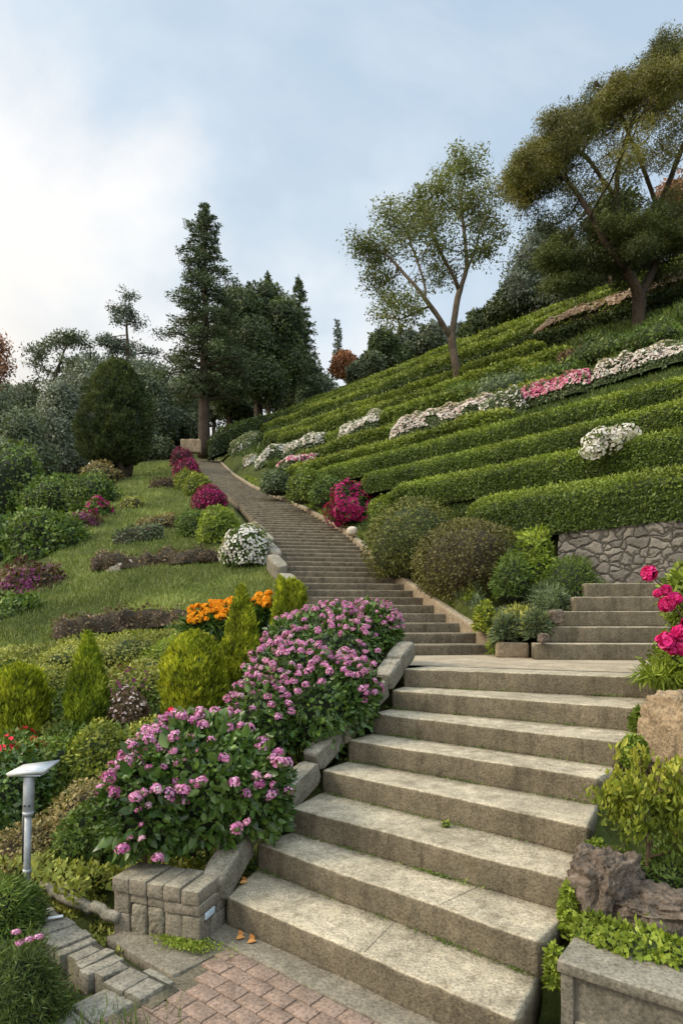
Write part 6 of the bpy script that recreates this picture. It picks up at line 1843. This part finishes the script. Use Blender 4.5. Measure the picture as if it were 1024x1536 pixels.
conifer('cypress_spire', 'very thin dark cypress spire alone against the sky', at(506, 560, 90), (560 - 480) / F * 90, ([0, .1, .5, .85, 1], [.45, .55, .5, .3, .02]), 'far_conifer', 60, .3, .2, .05, .1, 30, 31, irregular=.1)

# round cypress at left of the lawn
g = gp(186, 715); Yc = 38.
g = at(186, 712, Yc)
o = thing('round_cypress', 'dense egg shaped dark cypress standing on the left edge of the lawn', 'tree', g)
hC = (712 - 540) / F * Yc; rC = 52 / F * Yc
mb = MB(); revolve(mb, g + np.array([-.65, 0, .55]), hC - .55, ([0, .05, .16, .34, .55, .75, .9, 1], [rC * v for v in (.35, .70, .95, 1.0, .90, .68, .42, .10)]), 46000, .15, .42, 5.2, 4, .6, .45, T_DIA, 0, 1, .86, (.3, 0), .2, 0, .8)
mb.build('crown', [L['cypress'], MAT['core']], o)
mb = MB()
for a in range(5):
    polytube(mb, [g + [rng.normal() * .18, rng.normal() * .18, -.4], g + [rng.normal() * .3 - .1, rng.normal() * .3, 1.2], g + [rng.normal() * .7 - .4, rng.normal() * .6, 2.6]], [.20, .16, .1], 7)
mb.build('trunk', MAT['bark'], o, smooth=True)

# open crowned trees on the left skyline
Yw = 74.
tree('open_crowned_tree', 'open branched tree with flat tufted crown on the left skyline', at(78, 640, Yw), [(78, 600), (80, 575)], Yw,
     [(60, 525, 20, 12, 0, 30), (90, 512, 22, 12, 1, 34), (112, 508, 20, 11, -1, 32), (135, 525, 14, 14, 0, 22), (55, 545, 14, 14, 2, 22), (105, 540, 18, 16, -1, 24), (80, 570, 26, 18, 1, 40), (50, 585, 16, 14, 0, 24), (110, 580, 24, 20, 0, 40), (130, 560, 20, 18, 1, 30)],
     'far', 90, .26, .6, .38, .03, .7, 9, .7, 'bark', .5, .1, flat=.6, pad=(.95, .95, .5), n_att=.6)
tree('tufted_tree', 'thin trunked tree with separate leaf tufts rising above the round cypress', at(190, 640, Yw), [(190, 580), (193, 530), (190, 490)], Yw,
     [(193, 440, 12, 7, 0, 22), (185, 466, 18, 9, 0, 30), (205, 480, 14, 12, 1, 26), (180, 478, 16, 8, -1, 22), (165, 510, 20, 12, 0, 36), (185, 525, 24, 16, 1, 44), (215, 525, 14, 10, 0, 16), (195, 550, 30, 18, 0, 50), (230, 535, 12, 12, 0, 14)],
     'far_conifer', 110, .24, .5, .30, .03, .6, 9, .6, 'bark', .5, .1, flat=.6, pad=(.95, .95, .5), n_att=.6)
tree('rusty_tree', 'rust tinged tree cut by the left edge of the photo', at(-30, 620, 70), [(-30, 580)], 70, [(-2, 518, 12, 14, 0, 24), (0, 550, 15, 16, 0, 30), (-30, 530, 26, 30, 0, 60), (-25, 580, 30, 20, 0, 40)], 'rust', 34, .32, .6, .3, .03, .7, 9, .7)

# wood beyond the lawn, each tree its own
FGp = 'hazy trees of the wood beyond the lawn'
wood = [
    (20, 700, 46, 'far', [(20, 650, 46, 44), (-10, 620, 34, 40), (48, 690, 36, 34)], 'mid green hazy tree at the far left under the rusty tree'),
    (88, 712, 54, 'far2', [(85, 650, 44, 52), (60, 690, 36, 36), (110, 685, 34, 40), (90, 600, 30, 30)], 'pale grey green tree left of the round cypress'),
    (150, 690, 68, 'far2', [(140, 590, 44, 40), (110, 620, 34, 36), (165, 640, 36, 44)], 'misty tree directly behind the round cypress'),
    (225, 690, 66, 'far', [(215, 590, 34, 40), (235, 630, 34, 44), (200, 640, 28, 40)], 'hazy tree between the round cypress and the tall conifer'),
    (262, 690, 70, 'far', [(255, 630, 30, 34), (270, 600, 24, 30), (285, 640, 24, 28)], 'dull green tree left of the tall conifer trunk'),
    (320, 680, 80, 'far2', [(320, 600, 40, 40), (350, 560, 40, 44), (290, 590, 30, 36)], 'misty tree behind the tall conifer trunk'),
    (-10, 760, 36, 'far', [(-5, 700, 40, 50), (25, 730, 30, 34)], 'nearer leafy tree at the left edge of the valley'),
    (30, 640, 88, 'far2', [(30, 605, 36, 26), (0, 600, 30, 24)], 'farthest misty tree at the left skyline'),
    (440, 640, 84, 'far', [(450, 570, 34, 40), (480, 590, 26, 30), (420, 590, 26, 30)], 'dim tree right of the broad dark evergreen'),
    (200, 700, 58, 'far', [(205, 660, 30, 24), (235, 675, 26, 18)], 'low bushy tree just right of the cypress trunk'),
    (120, 640, 90, 'far2', [(135, 560, 40, 26), (170, 575, 34, 30), (220, 570, 36, 26)], 'misty tree under the tufted tree crown'),
]
for i_, (px_, py_, Yv, lf_, bl, lb) in enumerate(wood):
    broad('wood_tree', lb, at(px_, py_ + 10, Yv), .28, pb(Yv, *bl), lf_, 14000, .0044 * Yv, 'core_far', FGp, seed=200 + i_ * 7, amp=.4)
# trees behind the ridge
RG = 'trees along the ridge of the hill'
ridge = [
    (517, 580, 72, 'rust', [(517, 548, 20, 18), (530, 560, 14, 14)], 'small rust red tree at the left end of the ridge'),
    (575, 560, 62, 'conifer', [(575, 520, 22, 24), (560, 545, 22, 18), (595, 540, 18, 18)], 'dark round tree on the ridge right of the rust red tree'),
    (640, 545, 64, 'far', [(640, 520, 22, 16), (620, 530, 18, 14)], 'dull brown green tree on the ridge left of the slender trunk'),
    (715, 520, 58, 'conifer', [(720, 490, 20, 24), (735, 480, 16, 18), (705, 505, 18, 16)], 'dark tree on the ridge just right of the slender trunk'),
    (800, 470, 50, 'far_conifer', [(795, 395, 30, 40), (815, 360, 26, 32), (780, 430, 28, 34), (815, 440, 30, 36), (835, 400, 24, 40)], 'tall dark grey tree behind the ridge left of the umbrella tree'),
    (760, 490, 52, 'conifer', [(765, 450, 24, 24), (750, 470, 24, 18), (785, 455, 22, 22)], 'dark tree on the ridge below the tall grey one'),
    (870, 450, 48, 'far_conifer', [(870, 400, 30, 40), (895, 420, 28, 30), (850, 440, 28, 24)], 'dark tree behind the ridge at the left limbs of the umbrella tree'),
    (940, 420, 46, 'far_conifer', [(935, 385, 30, 34), (965, 390, 30, 30)], 'dark tree behind the umbrella tree trunk'),
    (1010, 400, 46, 'rust', [(1010, 300, 30, 34), (1035, 340, 40, 50), (1005, 350, 30, 30)], 'rusty leaved tree behind the umbrella tree at the right edge'),
    (545, 575, 58, 'far', [(560, 548, 18, 16), (540, 562, 20, 14)], 'round olive tree at the left end of the ridge'),
    (655, 540, 80, 'far_conifer', [(612, 515, 24, 18), (650, 505, 22, 18), (690, 505, 20, 18)], 'misty tree row end behind the slender trunk'),
]
for i_, (px_, py_, Yv, lf_, bl, lb) in enumerate(ridge):
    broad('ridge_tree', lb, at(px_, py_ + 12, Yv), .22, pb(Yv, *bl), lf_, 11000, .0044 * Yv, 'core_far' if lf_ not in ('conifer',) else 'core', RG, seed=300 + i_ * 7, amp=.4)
for i_, (px_, pt_, pb_, wp, lb) in enumerate(((600, 492, 560, 18, 'small pointed conifer on the ridge, leftmost of four'), (632, 488, 550, 20, 'small pointed conifer on the ridge beside the brown green tree'), (660, 486, 545, 20, 'small pointed conifer behind the slender trunk'), (706, 470, 530, 20, 'small pointed conifer on the ridge right of the slender trunk'))):
    Yc = 68; h_ = (pb_ - pt_) / F * Yc + 2
    conifer('small_conifer', lb, at(px_, pb_, Yc) - [0, 0, 2], h_, ([0, .1, .5, .8, 1], [wp / F * Yc * v for v in (.6, .6, .42, .22, .02)]), 'far_conifer', 50, .42, .15, .1, .2, 26, 50 + i_, group='small conifers on the ridge')
# pale trunk standing on the ridge left of the umbrella tree
mb = MB(); polytube(mb, [at(917, 455, 36), at(916, 400, 36), at(914, 330, 36), at(912, 300, 36)], [.20, .18, .16, .08], 10)
o = thing('pale_trunked_tree', 'pale bare trunk behind the left limbs of the umbrella tree', 'tree', at(917, 455, 36))
mb.build('trunk', MAT['bark_pale'], o, smooth=True)
mb = MB()
for c, r in pb(36, (900, 330, 30, 26), (930, 310, 24, 22)):
    blob(mb, c, r, 1500, .25, .35, 2, T_DIA, .5, .6, .5, .2, -1, 0, None)
mb.build('crown', L['crown_dk'], o)
# low stone wall beside the stair head
p = at(300, 668, 47)
mb = MB(); boxy(mb, p[:2] - [1.45, 0], (1.5, .1), (-.05, .5), p[2] - .5, p[2] + .5, .05, .06, (14, 6, 8), 0, 990)
tag(mb.build('stone_wall', MAT['boulder'], org=p - [0, 0, .5]), 'short pale stone wall at the head of the stairway beside the conifer trunk', 'wall')
for o in bpy.data.objects:
    if '_w' in o:
        del o['_w']
